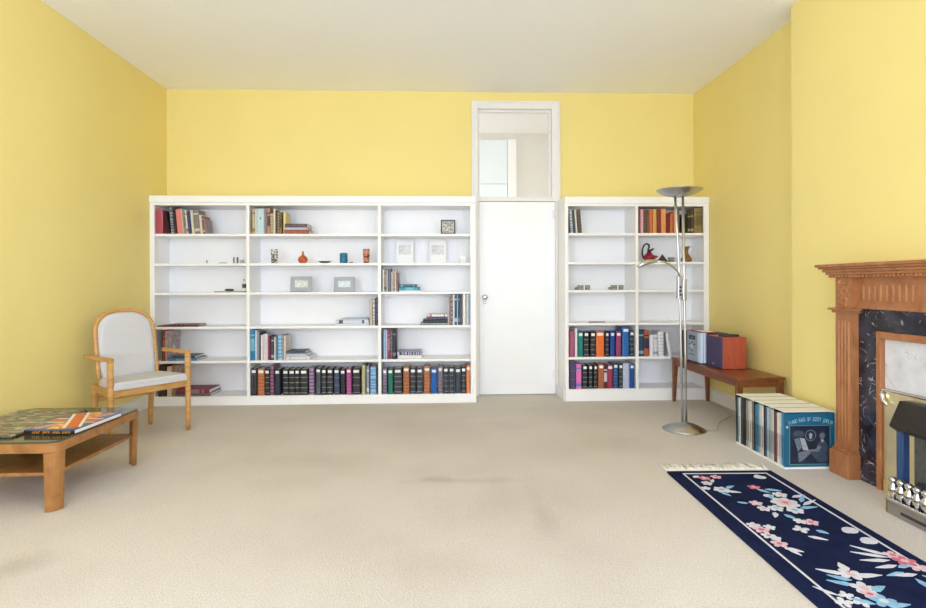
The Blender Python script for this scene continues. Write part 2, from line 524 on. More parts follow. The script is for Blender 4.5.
# ================================================================= BOOKCASES
SH_L = (1.615, 1.337, 1.063, .741, .419)         # tops of the loose shelves
SH_R = (1.622, 1.342, 1.072, .753, .424)
BOT_L, BOT_R = .085, .115
YBK = YB - .014                                  # face of the back panel


def bookcase(name, label, x0, x1, stiles, shelves, bot, ends):
    """stiles: (x0,x1) of each upright seen from the front, first and last are the side panels"""
    t = thing(name, label, 'bookcase', ((x0 + x1) / 2, (YF + YB) / 2, 0))
    L = Matrix.Translation((-(x0 + x1) / 2, -(YF + YB) / 2, 0))

    def pt(nm, bb, bev=.002):
        for v in bb.bm.verts: v.co = L @ v.co
        return obj(nm, bb, t, bevel=bev)
    zt = 1.882
    for k, (a, c) in enumerate(stiles):
        end = k in (0, len(stiles) - 1)
        b = B(M_WHITE)
        if end:
            b.box(a, c, YF, YF + .022, bot, zt)
            b.box(a, min(c, a + .03) if k == 0 else c, YF + .022, YBK, 0, zt) if k == 0 else b.box(max(a, c - .03), c, YF + .022, YBK, 0, zt)
        else:
            b.box(a, c, YF, YBK, bot, zt)
        pt('side_panel' if end else 'divider', b)
    pt('back_panel', B(M_WHITE).box(x0 + .004, x1 - .004, YBK, YB - .002, 0, zt), 0)
    # plinth and bottom board
    pt('plinth', B(M_WHITE).box(x0, x1, YF - .004, YF + .018, 0, bot))
    pt('bottom_board', B(M_WHITE).box(x0 + .031, x1 - .031, YF + .018, YBK, bot - .025, bot))
    # header with stepped cornice
    b = B(M_WHITE).box(x0, x1, YF, YB - .002, zt, zt + .028).box(x0, x1, YF - .012, YB - .002, zt + .028, ZT)
    pt('cornice', b, .003)
    for k in range(len(stiles) - 1):
        a, c = stiles[k][1], stiles[k + 1][0]
        if k == 0: a = min(a, stiles[0][0] + .03) if stiles[0][1] - stiles[0][0] > .03 else a
        for z in shelves:
            aa = stiles[k][1] + .001; cc = stiles[k + 1][0] - .001
            pt('shelf', B(M_WHITE).box(aa, cc, YF + .001, YBK - .001, z - .023, z))
    return t


ST_L = ((-2.732, -2.689), (-1.840, -1.812), (-.606, -.577), (.275, .328))
ST_R = ((1.189, 1.222), (1.878, 1.906), (2.552, 2.604))
bookcase('bookcase', 'long white three-bay built-in bookcase between the armchair wall and the door', -2.732, .328, ST_L, SH_L, BOT_L, 1)
bookcase('bookcase', 'short white two-bay built-in bookcase behind the floor lamp and bench', 1.189, 2.604, ST_R, SH_R, BOT_R, 1)

# ================================================================= BOOKS
YS = YF + .008                                   # plane the spines stand on
GOLD = mat('gilt_band', (150, 144, 136), .45, vary=.2, scale=90)
SILV = mat('silver_band', (168, 170, 178), .45, vary=.2, scale=90)


def book_cover(t, h, d, m, style, m2, flat=False):
    """hollow case: two boards and a rounded spine, in bands; spine faces -y; returns B with local x=thickness z=height"""
    bd = min(.0035, t * .2); rd = min(.006, t * .25)
    out = [(0, d), (0, rd), (t * .2, 0), (t * .8, 0), (t, rd), (t, d), (t - bd, d), (t - bd, rd + bd), (bd, rd + bd), (bd, d)]
    b = B(m)
    lv = [(0, None)]
    if style == 'band':
        z = h * .06
        for k in range(4):
            z0 = h * (.07 + .2 * k)
            lv += [(z0, None), (z0 + h * .028, 'x')]
        lv += [(h, None)]
    elif style == 'band2':
        lv += [(h * .06, None), (h * .09, 'x'), (h * .34, None), (h * .37, 'x'), (h * .64, None), (h * .67, 'x'), (h, None)]
    elif style == 'title':
        lv += [(h * .3, None), (h * .7, 'x'), (h * .78, None), (h * .84, 'x'), (h, None)]
    elif style == 'dots':
        for k in range(7):
            z0 = h * (.04 + .13 * k)
            lv += [(z0, None), (z0 + h * .06, 'x')]
        lv += [(h, None)]
    elif style == 'foot':
        lv += [(h * .1, None), (h * .22, 'x'), (h * .8, None), (h * .86, 'x'), (h, None)]
    elif style == 'mottle':
        z = 0
        while z < h * .94:
            z += h * random.uniform(.03, .1); lv.append((min(z, h * .96), None))
            z += h * random.uniform(.03, .1); lv.append((min(z, h * .98), 'x'))
        lv.append((h, None))
    else:
        lv += [(h, None)]
    i2 = b.mi(m2) if m2 else 0
    rings = [[b.bm.verts.new((p[0], p[1], z)) for p in out] for z, _ in lv]
    n = len(out)
    b.bm.faces.new(rings[0][::-1]); b.bm.faces.new(rings[-1])
    for (A, Q, (z, k)) in zip(rings, rings[1:], lv[1:]):
        for j in range(n):
            f = b.bm.faces.new((A[j], A[(j + 1) % n], Q[(j + 1) % n], Q[j]))
            if k == 'x' and j in (1, 2, 3): f.material_index = i2
    pg = B(M_PAGES)
    pg.box(bd, t - bd, rd + bd, d - .004, .003, h - .004)
    return b, pg


ORD = ['zeroth', 'first', 'second', 'third', 'fourth', 'fifth', 'sixth', 'seventh', 'eighth', 'ninth', 'tenth', 'eleventh', 'twelfth', 'thirteenth', 'fourteenth',
       'fifteenth', 'sixteenth', 'seventeenth', 'eighteenth', 'nineteenth', 'twentieth', 'twenty-first', 'twenty-second']
SHELFNAME = ['top shelf', 'second shelf', 'third shelf', 'fourth shelf', 'fifth shelf', 'bottom shelf']
BAYS = {'A': ('bay behind armchair', 'armchair side'), 'B': ('middle bay of long bookcase', 'armchair side'),
        'C': ('bay nearest door, long bookcase', 'armchair side'), 'D': ('door-side bay, short bookcase', 'door side'),
        'E': ('bay behind floor lamp', 'door side')}


LIM = {'A': (ST_L[0][1], ST_L[1][0]), 'B': (ST_L[1][1], ST_L[2][0]), 'C': (ST_L[2][1], ST_L[3][0]), 'D': (ST_R[0][1], ST_R[1][0]), 'E': (ST_R[1][1], ST_R[2][0])}


def shelf_z(bay, k):
    s = SH_L if bay in 'ABC' else SH_R
    return s[k] if k < 5 else (BOT_L if bay in 'ABC' else BOT_R)


def upright(bay, k, n, x0, x1, ytop, words, rgb, style='plain', rgb2=None, lean=0., label_mark=False, depth=None, tilt_dir=0, noun='book', cover=None, yb=None):
    z = shelf_z(bay, k)
    a, c = W(x0, 300, Y=YS).x, W(x1, 300, Y=YS).x
    lo, hi = LIM[bay]
    a, c = max(a, lo + .0015), min(c, hi - .0015)
    ht = W((x0 + x1) / 2, ytop, Y=YS).z - z
    if k:
        ht = min(ht, shelf_z(bay, k - 1) - .0265 - z)
    th = math.radians(abs(lean))
    t = max(.006, (c - a) * math.cos(th) - .0008)
    h = ht / math.cos(th) if lean <= 0 else ht / math.cos(th)
    if abs(lean) > 0: h = (ht - t * math.sin(th)) / math.cos(th)
    d = depth or min(.27, max(.15, h * .72))
    m = mat('book_cloth', rgb, .5, vary=.08, scale=60)
    m2 = mat('spine_lettering', rgb2, .5, vary=.15, scale=120) if rgb2 else (GOLD if style in ('band', 'band2') else None)
    b, pg = book_cover(t, h, d, m, style, m2)
    o = obj('book', b)
    nm, end = BAYS[bay]
    tag(o, '%s %s, %s from %s, %s, %s' % (words, noun, ORD[n], end, SHELFNAME[k], nm), 'book', 'books on the %s, %s' % (SHELFNAME[k], nm))
    obj('pages', pg, o)
    if label_mark:
        lh = min(.026, t * .75)
        zc = h * .89
        q = obj('spine_label', B(M_LABEL).box(t * .14, t * .86, -.0012, -.0002, zc - lh / 2, zc + lh / 2), o)
        q['label'] = 'white shelf-mark label'
    if cover:
        obj('picture_cover', B(cover).box(t - .0001, t + .0009, .004, d - .004, .004, h - .004), o)
    y = YS + random.uniform(0, .008) + .004
    if lean == 0:
        o.location = (a + .0004, y, z + .0005)
    elif lean < 0:      # top goes to the left: rests on its left lower corner
        o.location = (a + .0004, y, z + .0005); o.rotation_euler = (0, -th, 0)
    else:               # top goes to the right: rests on its right lower corner
        o.rotation_euler = (0, th, 0)
        o.location = (c - t * math.cos(th) - .0004, y, z + t * math.sin(th) + .0005)
    return o


def lying(bay, k, zlev, x0, x1, thick, words, rgb, where, style='plain', rgb2=None, depth=.2, noun='book', pages=None, dy=0.):
    """book lying flat, spine to the front; zlev = height of its underside above the shelf"""
    z = shelf_z(bay, k)
    a, c = W(x0, 300, Y=YS).x, W(x1, 300, Y=YS).x
    m = mat('book_cloth', rgb, .5, vary=.08, scale=60)
    m2 = mat('spine_lettering', rgb2, .5, vary=.15, scale=120) if rgb2 else None
    b, pg = book_cover(thick - .0006, c - a, depth, m, style, m2)
    if pages:
        pg.mats[0] = pages
    o = obj('book', b)
    tag(o, '%s %s flat, %s, %s, %s' % (words, noun, where, SHELFNAME[k], BAYS[bay][0]), 'book', 'books on the %s, %s' % (SHELFNAME[k], BAYS[bay][0]))
    obj('pages', pg, o)
    # +90 about y: local z (height) -> +x, local x (thickness) -> -z
    o.rotation_euler = (0, PI / 2, 0)
    o.location = (a, YS + .004 + dy, z + zlev + thick)
    return o


BLK, NAVY = (34, 35, 40), (36, 44, 62)
rows = {
 ('A', 0): [
  (154.9, 162.5, 209.5, 'wide crimson', (172, 72, 92)), (168.6, 170.2, 211.5, 'thin black', (40, 36, 34), 'plain', None, -11),
  (170.6, 174.2, 206.5, 'mottled grey', (150, 152, 166), 'mottle', (84, 86, 98), -5), (174.3, 177, 206.8, 'dark maroon', (62, 34, 44), 'title', (30, 24, 30), -5),
  (177, 182.3, 208.8, 'coral pink', (226, 132, 126), 'plain', None, -5), (182.4, 184.1, 209, 'thin beige', (196, 184, 168), 'plain', None, -5),
  (184.2, 186.6, 209.6, 'grey', (150, 144, 142), 'title', (120, 114, 112), -5), (186.7, 188.3, 210, 'thin white', (224, 218, 212), 'foot', (188, 88, 70), -5),
  (188.4, 191.4, 210.5, 'navy blue', (66, 68, 108), 'plain', None, -5), (191.5, 194.4, 210.7, 'cream', (214, 208, 190), 'plain', None, -5),
  (194.7, 200, 209.6, 'thick grey-brown', (134, 124, 120), 'foot', (206, 202, 196), -5), (200.3, 202.4, 214.6, 'slim white', (226, 222, 216), 'plain', None, -5),
  (202.5, 205, 216, 'russet brown', (156, 94, 66), 'foot', (196, 170, 150), -5), (205.1, 206.4, 219, 'small mauve-grey', (150, 132, 140), 'plain', None, -5)],
 ('A', 4): [(161.2, 162.2, 331, 'thin dark green', (70, 76, 64)), (162.3, 164.8, 330.6, 'red', (176, 54, 60), 'title', (200, 110, 100)),
            (164.9, 166.2, 331.2, 'tall grey-pink picture', (190, 172, 170), 'plain', None, 0, False, .272, 'COVER1')],
 ('A', 5): [(157.5, 161, 366, 'black', (44, 42, 44), 'title', (90, 80, 70)), (161.2, 164.6, 366, 'dark maroon', (80, 40, 46), 'title', (40, 30, 34)), (166, 170.8, 366.8, 'cream', (206, 194, 178)),
            (171, 172.6, 365.5, 'tan brown', (172, 124, 76)), (172.8, 174.4, 366, 'tall brown picture', (150, 118, 104), 'plain', None, 0, False, .272, 'COVER2')],
 ('B', 0): [
  (252, 255.1, 208.8, 'tan', (190, 176, 148), 'foot', (150, 118, 60)), (255.2, 256.7, 209, 'thin white', (226, 222, 214)),
  (256.8, 264, 208.6, 'wide pale blue', (186, 214, 222), 'emblem'), (264.2, 267.2, 208.4, 'mauve-grey', (140, 124, 130), 'foot', (178, 100, 96)),
  (267.3, 269.9, 208.3, 'orange-tan', (196, 152, 120), 'title', (92, 66, 54)), (270, 273.1, 213.4, 'oatmeal', (186, 172, 150), 'dots', (150, 136, 116)),
  (273.2, 275.3, 208.6, 'tall cream', (222, 212, 190)), (275.4, 277.2, 210.5, 'dark brown', (78, 62, 54)),
  (277.3, 279.2, 212, 'grey-tan', (164, 150, 132), 'dots', (120, 106, 92)), (279.3, 282, 212, 'olive', (122, 104, 62), 'title', (90, 76, 44)),
  (283, 286, 212, 'yellow-cream', (222, 204, 140))],
 ('B', 4): [
  (249.3, 254.4, 329.4, 'wide bright blue', (22, 124, 178), 'title', (110, 176, 206)), (254.6, 256.4, 330.6, 'thin white', (222, 220, 222)),
  (256.5, 258.8, 332, 'grey-blue', (140, 156, 182)), (259, 259.9, 333, 'slim charcoal', (60, 56, 58)), (260, 262.4, 335.4, 'white', (232, 226, 226)), (262.6, 267.2, 334.2, 'pale pink', (220, 208, 214)),
  (267.3, 268.7, 336.5, 'thin magenta', (160, 78, 122)), (268.8, 270.4, 336.3, 'plum', (84, 42, 64)),
  (270.5, 273.3, 336.8, 'charcoal', (76, 72, 76), 'foot', (180, 176, 176)), (273.5, 275.2, 337.2, 'small white', (214, 218, 226)), (275.3, 277.1, 337, 'teal-grey', (98, 126, 144)),
  (277.2, 281.6, 335.4, 'light blue', (160, 200, 230), 'mottle', (110, 168, 210)), (281.7, 283.6, 335.2, 'taupe', (170, 152, 146)), (283.7, 285.4, 335.8, 'thin cream', (214, 206, 194))],
 ('B', 3): [(369.2, 372.1, 299.4, 'beige-pink', (202, 184, 170)), (372.3, 374.9, 298.6, 'white-grey', (206, 202, 204), 'mottle', (160, 156, 162)), (375.2, 377.8, 297.8, 'slate purple', (88, 84, 108), 'mottle', (60, 58, 76))],
 ('B', 5): [
  (250.4, 255.9, 368.8, 'black framed-spine', BLK, 'frame', (112, 114, 122), 0, True), (257, 263.8, 369, 'tan leather', (190, 116, 72), 'dots', (166, 90, 54), 0, True),
  (264.2, 268.8, 369.4, 'black gilt-banded', BLK, 'band', None, 0, True), (269.3, 273, 366.2, 'mauve patterned', (150, 106, 134), 'dots', (96, 60, 86)),
  (274.1, 279.3, 369.6, 'dark navy', (40, 46, 62), 'plain', None, 0, True), (282.1, 287.7, 369.6, 'black gilt-banded', BLK, 'band', None, 0, True),
  (288.3, 294, 369.6, 'black gilt-banded', BLK, 'band', None, 0, True), (294.4, 299, 369.5, 'black gilt-banded', BLK, 'band', None, 0, True),
  (299.6, 307, 369.4, 'thick black gilt-banded', BLK, 'band', None, 0, True), (308.5, 313.4, 368.2, 'lilac patterned', (164, 138, 172), 'dots', (104, 78, 118)),
  (315.5, 320.2, 368, 'grey framed-spine', (64, 68, 78), 'frame', (128, 130, 138), 0, True), (321, 325.8, 368.8, 'navy silver-banded', (38, 42, 56), 'band', None, 0, True),
  (326.7, 332.3, 368.8, 'navy silver-banded', (38, 42, 56), 'band', None, 0, True), (333.5, 338.9, 368.8, 'slate blue', (52, 66, 92), 'band2', (110, 122, 148), 0, True),
  (340, 344.7, 369.6, 'plain black', (36, 36, 46), 'plain', None, 0, True), (346, 350.9, 368.4, 'magenta', (156, 66, 130), 'dots', (172, 92, 148), 0, True),
  (352, 359.8, 368.6, 'wide black three-line', (34, 32, 40), 'band2', (126, 122, 130), 0, True), (361.3, 365.1, 365.2, 'tall khaki', (178, 174, 134)),
  (366, 368.8, 366, 'lilac-grey', (150, 150, 176), 'foot', (216, 216, 224)), (369.9, 375.8, 367.3, 'pale blue floral', (150, 194, 228), 'mottle', (96, 148, 196)),
  (376.6, 377.9, 367.5, 'slim navy', (52, 52, 70))],
 ('C', 2): [(382.5, 384, 269.9, 'thin white', (228, 228, 230)), (384.1, 386.3, 269.5, 'grey-tan', (160, 146, 140), 'foot', (80, 78, 78)), (386.4, 387.9, 270.4, 'thin beige', (206, 192, 184)),
            (388, 391.1, 269, 'slate blue', (92, 110, 138)), (391.2, 392.8, 271.8, 'cream', (214, 202, 188)), (392.9, 394.8, 269.2, 'pinkish', (204, 170, 160), 'mottle', (170, 130, 124)),
            (394.9, 396.3, 268.8, 'thin pale green', (204, 208, 200)), (396.4, 398.4, 272.6, 'mauve mottled', (156, 110, 124), 'mottle', (120, 78, 96))],
 ('C', 3): [(448, 449, 297.8, 'thin off-white', (214, 204, 200)), (449.2, 450.8, 296, 'thin mauve', (154, 136, 150)), (450.9, 452.7, 295.2, 'plum striped', (120, 92, 116), 'mottle', (190, 170, 184)),
            (452.9, 454.6, 293.6, 'thin white', (230, 230, 236)), (454.8, 456.8, 294, 'dark teal', (40, 82, 110), 'foot', (196, 208, 220)), (456.9, 458.2, 295, 'light blue', (150, 196, 232)),
            (458.3, 460.4, 293.8, 'navy', (44, 50, 72), 'foot', (120, 126, 140)), (462.6, 465.6, 294, 'wide white', (234, 232, 232)), (465.8, 466.9, 294.5, 'thin beige', (204, 194, 184)), (467, 468.4, 294, 'slim white', (228, 232, 238)),
            (468.5, 469.9, 293.6, 'sky blue', (126, 172, 208))],
 ('C', 4): [(381.8, 383, 329.8, 'dark teal', (44, 72, 88)), (383.1, 385.6, 329.6, 'light blue', (150, 182, 218)), (385.7, 386.9, 330, 'thin white', (224, 214, 222)),
            (387, 390, 329.8, 'crimson', (136, 46, 84), 'title', (152, 110, 130)), (390.1, 392.4, 329.6, 'grey-olive', (120, 124, 126), 'mottle', (86, 90, 96)), (392.5, 395.6, 329.4, 'black', (38, 40, 56), 'foot', (120, 122, 132))],
 ('C', 5): [
  (382.4, 386.5, 369.2, 'lilac patterned', (142, 130, 158), 'dots', (92, 82, 110), 0, True), (387.6, 392.5, 369.2, 'emerald green', (14, 112, 92), 'plain', None, 0, True),
  (393.5, 401.5, 368.6, 'thick navy banded', (38, 46, 62), 'band', None, 0, True), (402.9, 409, 367, 'tan leather', (176, 110, 66), 'dots', (150, 84, 48), 0, True),
  (409.9, 415.5, 368.4, 'navy banded', (38, 46, 62), 'band', None, 0, True), (416.4, 422.4, 368.4, 'navy banded', (38, 46, 62), 'band', None, 0, True),
  (423.6, 429.7, 366.8, 'tan leather', (182, 114, 70), 'dots', (156, 88, 50), 0, True), (430.8, 436.6, 368.6, 'royal blue', (8, 88, 176), 'plain', None, 0, True),
  (437.8, 442.2, 366.8, 'grey patterned', (140, 128, 140), 'dots', (98, 84, 100), 0, True), (443.2, 448, 367.4, 'navy banded', (36, 44, 62), 'band', None, 0, True),
  (448.8, 453.9, 367.4, 'navy banded', (36, 44, 62), 'band', None, 0, True), (455, 460.5, 368, 'plain slate navy', (48, 62, 84), 'plain', None, 0, True),
  (461.2, 465.6, 367.2, 'black banded', (34, 38, 50), 'band', None, 0, True), (466.2, 470, 365.8, 'orange', (228, 134, 86), 'plain', None, 0, True)],
 ('D', 0): [(570.3, 571.2, 209, 'thin slate', (92, 94, 104), 'plain', None, -4), (571.3, 574, 209.8, 'pale blue-grey', (188, 196, 210), 'mottle', (140, 150, 170), -4), (574.1, 576.3, 209.4, 'dark green', (62, 72, 66), 'plain', None, -4),
            (576.4, 578.2, 209.6, 'thin cream', (216, 208, 198), 'plain', None, -4), (578.3, 582.6, 209.2, 'dark brown', (92, 74, 68), 'dots', (70, 56, 54), -4)],
 ('D', 4): [
  (569.6, 574.8, 331.2, 'dusty rose', (170, 84, 120), 'plain'), (575.1, 577.7, 328.4, 'white', (224, 224, 228)), (578.3, 583.3, 332, 'teal green', (18, 122, 112), 'plain', None, 0, True),
  (584.2, 589.1, 332, 'black banded', (32, 34, 44), 'band', None, 0, True), (590.7, 595.6, 332, 'black banded', (32, 34, 44), 'band', None, 0, True),
  (596.5, 604.4, 331.6, 'wide orange', (232, 112, 36), 'plain', None, 0, True), (605.7, 609.2, 332, 'slim navy banded', (36, 38, 66), 'band', None, 0, True),
  (610.5, 615, 331.8, 'royal blue', (20, 74, 156), 'plain', None, 0, True), (616.5, 621.5, 331.8, 'plum', (152, 62, 112), 'plain', None, 0, True),
  (622.6, 629.4, 327.2, 'tall bright blue', (26, 102, 176), 'plain', None, 0, True), (630.1, 634.4, 331.2, 'navy banded', (34, 42, 62), 'band', None, 0, True)],
 ('D', 5): [
  (569.6, 576, 361.8, 'dark purple', (74, 60, 98), 'band2', (98, 84, 122)), (576.2, 581.7, 364.4, 'bright pink', (222, 116, 190), 'foot', (100, 120, 190)),
  (582.7, 587.5, 365.4, 'black banded', (30, 36, 44), 'band', None, 0, True), (588.9, 592.7, 365.4, 'black banded', (30, 36, 44), 'band', None, 0, True),
  (594, 597.6, 365.4, 'black banded', (30, 36, 44), 'band', None, 0, True), (598.5, 604, 364.4, 'rust brown', (172, 96, 62), 'plain', None, 0, True),
  (604.2, 607.4, 366, 'dark crimson', (98, 26, 52), 'title', (210, 196, 204)), (607.7, 613, 365.2, 'crimson', (152, 48, 84), 'plain', None, 0, True),
  (613.8, 618.2, 363.8, 'blue', (34, 72, 130), 'dots', (60, 110, 170), 0, True), (619, 622.7, 364.2, 'dark green banded', (34, 52, 58), 'band', None, 0, True),
  (623.1, 629.5, 363.6, 'pale lilac', (186, 192, 222), 'plain'), (630, 634.4, 364.4, 'royal blue', (22, 78, 152), 'plain', None, 0, True)],
 ('E', 0): [
  (639.6, 641, 209, 'thin mauve', (136, 74, 92)), (641.1, 644.2, 209, 'pink', (222, 168, 176)), (644.4, 646.9, 209.4, 'grey-brown', (108, 92, 86), 'dots', (90, 74, 70)), (647, 649.9, 209.2, 'brown', (104, 80, 68)),
  (650.1, 653.5, 209, 'orange', (208, 106, 58)), (653.8, 657.6, 208.9, 'ochre', (210, 162, 86)), (657.8, 661.7, 208.8, 'dark red', (128, 44, 40)), (661.9, 667, 208.7, 'light orange', (224, 146, 82)),
  (667.1, 670.1, 213, 'maroon', (116, 28, 28), 'plain', None, 2), (670.3, 673.6, 213.4, 'brick', (186, 104, 62), 'plain', None, 2), (674.9, 678.4, 210.4, 'peach', (228, 160, 112)), (678.7, 680.6, 211, 'thin brown', (120, 92, 74)),
  (681.8, 688, 214.4, 'small black', (26, 26, 26)), (688.7, 691.2, 213, 'dark gilt-lettered', (58, 52, 48), 'foot', (190, 168, 122)), (691.5, 694.4, 212.6, 'olive gilt-lettered', (78, 64, 40), 'foot', (190, 160, 110)),
  (695, 703, 207.8, 'wide olive-gold', (136, 116, 62), 'title', (112, 94, 48))],
 ('E', 4): [(639.2, 644.2, 331, 'dark teal crested', (38, 70, 98), 'foot', (150, 170, 184)), (644.5, 649.7, 330.6, 'brick red', (168, 84, 62), 'title', (40, 40, 60)), (650, 653.5, 335, 'white', (230, 232, 236)),
            (653.8, 658.1, 334.8, 'grey-white', (214, 214, 220), 'foot', (160, 160, 170)), (658.6, 664.2, 331.4, 'thick white', (228, 228, 234), 'dots', (206, 208, 216)), (664.4, 665.2, 333, 'slate', (108, 112, 124)),
            (669, 672.2, 333, 'leaning white', (222, 222, 226), 'plain', None, -9)],
}
COVERS = {'COVER1': patchwork('printed_portrait_cover', [(206, 192, 190), (190, 172, 172), (150, 128, 130), (214, 202, 198)], 9, kind='NOISE'),
          'COVER2': patchwork('printed_group_cover', [(170, 146, 132), (120, 92, 84), (198, 180, 164), (140, 92, 86)], 12, kind='NOISE')}
for (bay, k), L in rows.items():
    n = 0
    for r in L:
        n += 1
        r = list(r) + [None] * (11 - len(r))
        x0, x1, yt, words, rgb, style, rgb2, lean, lab, depth, cov = r[:11]
        emblem = style == 'emblem'; frame = style == 'frame'
        o = upright(bay, k, n, x0, x1, yt, words, rgb, 'plain' if emblem or frame else (style or 'plain'), rgb2, lean or 0, bool(lab), depth,
                    noun='volume' if lab else 'book', cover=COVERS.get(cov))
        bb = [v.co for v in o.data.vertices]
        t = max(v.x for v in bb); h = max(v.z for v in bb)
        if emblem:
            obj('spine_emblem', B(mat('blue_emblem', (66, 96, 140))).lathe([(.008, 0), (.008, .001)], 12, mx=Matrix.Translation((t / 2, -.0002, h * .62)) @ Matrix.Rotation(PI / 2, 4, 'X')), o)
        if frame:
            m2 = mat('spine_lettering', rgb2, .5, vary=.15, scale=120)
            q = B(m2)
            for z0, z1 in ((.08, .2), (.24, .8)):
                q.box(t * .22, t * .28, -.0008, 0, h * z0, h * z1).box(t * .72, t * .78, -.0008, 0, h * z0, h * z1)
                q.box(t * .28, t * .72, -.0008, 0, h * z0, h * z0 + .004).box(t * .28, t * .72, -.0008, 0, h * z1 - .004, h * z1)
            obj('gilt_panel', q, o)

# books lying flat
lying('B', 0, 0, 284.5, 309, .038, 'rust-red', (150, 74, 52), 'lowest of a pile of three', 'mottle', (168, 96, 72), .2)
lying('B', 0, .038, 284.5, 307, .024, 'pale blue', (188, 196, 220), 'between rust and dark books', depth=.19)
lying('B', 0, .062, 284.8, 307, .034, 'dark brown', (92, 72, 74), 'highest of three', 'mottle', (112, 88, 90), .2)
lying('A', 3, 0, 157, 197.5, .012, 'maroon', (116, 50, 60), 'lower of a flat pair', 'mottle', (90, 34, 44), .2, 'folder')
lying('A', 3, .012, 168, 199, .012, 'grey-mauve', (134, 112, 122), 'upper of a flat pair', 'mottle', (100, 62, 74), .17, 'folder')
lying('A', 4, 0, 166.8, 196, .022, 'bright blue', (74, 140, 196), 'lower of a pair', 'title', (110, 168, 214), .24)
lying('A', 4, .022, 172, 194, .024, 'dark slate', (78, 78, 94), 'upper of a pair', depth=.22)
lying('A', 5, 0, 176, 209.5, .026, 'charcoal and white', (110, 100, 104), 'lower of a pair', depth=.26, pages=M_PAGEW)
lying('A', 5, .026, 176, 208.5, .036, 'crimson', (134, 50, 74), 'upper of a pair', 'title', (160, 120, 136), .26, pages=M_PAGEW)
lying('B', 3, 0, 335, 368.6, .02, 'pale blue-white', (212, 222, 236), 'lowest of a pile', depth=.24, noun='magazine')
lying('B', 3, .02, 335.4, 368.6, .032, 'white dark-lettered', (222, 224, 236), 'middle of a pile', 'foot', (72, 78, 92), .23, 'magazine')
lying('B', 3, .052, 341, 368, .014, 'sky blue', (190, 208, 226), 'highest of a pile', 'plain', None, .22, 'magazine')
lying('B', 4, 0, 286, 309.5, .034, 'white', (216, 216, 222), 'lowest of a pile', 'foot', (200, 200, 206), .26, pages=M_PAGEW)
lying('B', 4, .034, 285.8, 306.4, .026, 'light grey', (190, 198, 216), 'middle of a pile', depth=.24, pages=M_PAGEW)
lying('B', 4, .060, 285.8, 304.6, .022, 'dark slate', (70, 80, 100), 'highest of a pile', depth=.22)
lying('C', 2, 0, 399.2, 420.6, .012, 'thin white', (228, 232, 236), 'below the teal books', depth=.2)
lying('C', 2, .012, 399, 420, .031, 'bright teal', (44, 150, 172), 'between white and dark books', 'title', (110, 190, 206), .2)
lying('C', 2, .043, 399, 417, .028, 'dark teal', (40, 108, 132), 'highest of a pile', 'foot', (140, 160, 176), .18)
lying('C', 3, 0, 420.4, 447.6, .022, 'grey-green', (128, 146, 152), 'lowest of a pile of four', 'mottle', (150, 160, 166), .22)
lying('C', 3, .022, 422.8, 447.2, .03, 'black', (42, 44, 50), 'second up in a pile', depth=.21)
lying('C', 3, .052, 426.4, 447.4, .028, 'slate blue', (92, 98, 128), 'third up in a pile', 'mottle', (72, 74, 90), .2)
lying('C', 3, .080, 427.6, 447.6, .024, 'white red-dotted', (232, 230, 230), 'highest of a pile', 'foot', (216, 120, 112), .2)
lying('C', 4, 0, 397.6, 421.6, .036, 'white', (228, 228, 226), 'lower of a pair', 'plain', None, .24, pages=M_PAGEW)
lying('C', 4, .036, 396.8, 421, .034, 'lilac black-lettered', (176, 176, 202), 'upper of a pair', 'mottle', (60, 58, 76), .22)
lying('D', 3, 0, 589.5, 605.5, .012, 'slim grey', (150, 146, 150), 'alone', 'plain', None, .05, 'pamphlet')


# ================================================================= ORNAMENTS
def on_shelf(px, bay, k, dy=.06):
    p = W(px, 300, Y=YF + dy)
    return Vector((p.x, YF + dy, shelf_z(bay, k) + .0005))


PATBW = patchwork('black_white_glaze', [(60, 58, 60), (196, 190, 186), (120, 112, 108), (222, 218, 212)], 70)
PATOR = patchwork('orange_black_glaze', [(206, 106, 66), (70, 48, 46), (226, 140, 92), (160, 140, 130)], 60)
s1 = .00985                                       # metres per photograph pixel on that plane
o = obj('tumbler', B(PATBW).lathe([(0, 0), (.028, 0), (.030, .02), (.033, .128), (.034, .134), (.030, .134), (.026, .012), (0, .012)], 24), loc=on_shelf(274.6, 'B', 1))
tag(o, 'black and white patterned tumbler on second shelf above the grey frames', 'tumbler')
o = obj('bud_vase', B(mat('terracotta_glaze', (190, 92, 54), .35, vary=.25, scale=30)).lathe([(0, 0), (.026, 0), (.043, .022), (.046, .038), (.036, .06), (.016, .075), (.009, .088), (.0085, .108), (.011, .114), (.007, .114), (.006, .09), (0, .088)], 28), loc=on_shelf(303, 'B', 1))
tag(o, 'round terracotta bud vase with narrow neck on white shelf', 'vase')
o = obj('dish', B(mat('grey_stone', (104, 98, 92), .5, vary=.15)).lathe([(0, 0), (.025, 0), (.06, .016), (.061, .02), (.03, .008), (0, .006)], 28), loc=on_shelf(325, 'B', 1))
tag(o, 'shallow grey dish on shelf between terracotta vase and blue candle', 'dish')
o = thing('candle', 'thick blue pillar candle on shelf beside small dark lid', 'candle', on_shelf(343.8, 'B', 1))
obj('wax_body', B(mat('blue_wax', (14, 114, 150), .4, vary=.1)).lathe([(0, 0), (.035, 0), (.0365, .003), (.0365, .094), (.033, .098), (.012, .094), (0, .093)], 28), o)
obj('wick', B(M_BLACK).tube([(0, 0, .092), (.001, 0, .1), (.003, 0, .105)], .0012, 6), o)
o = obj('lid', B(mat('dark_bronze', (58, 52, 52), .4)).lathe([(0, 0), (.016, 0), (.018, .004), (.016, .009), (0, .011)], 20), loc=on_shelf(351.4, 'B', 1))
tag(o, 'tiny dark round lid on shelf beside the blue candle', 'lid')
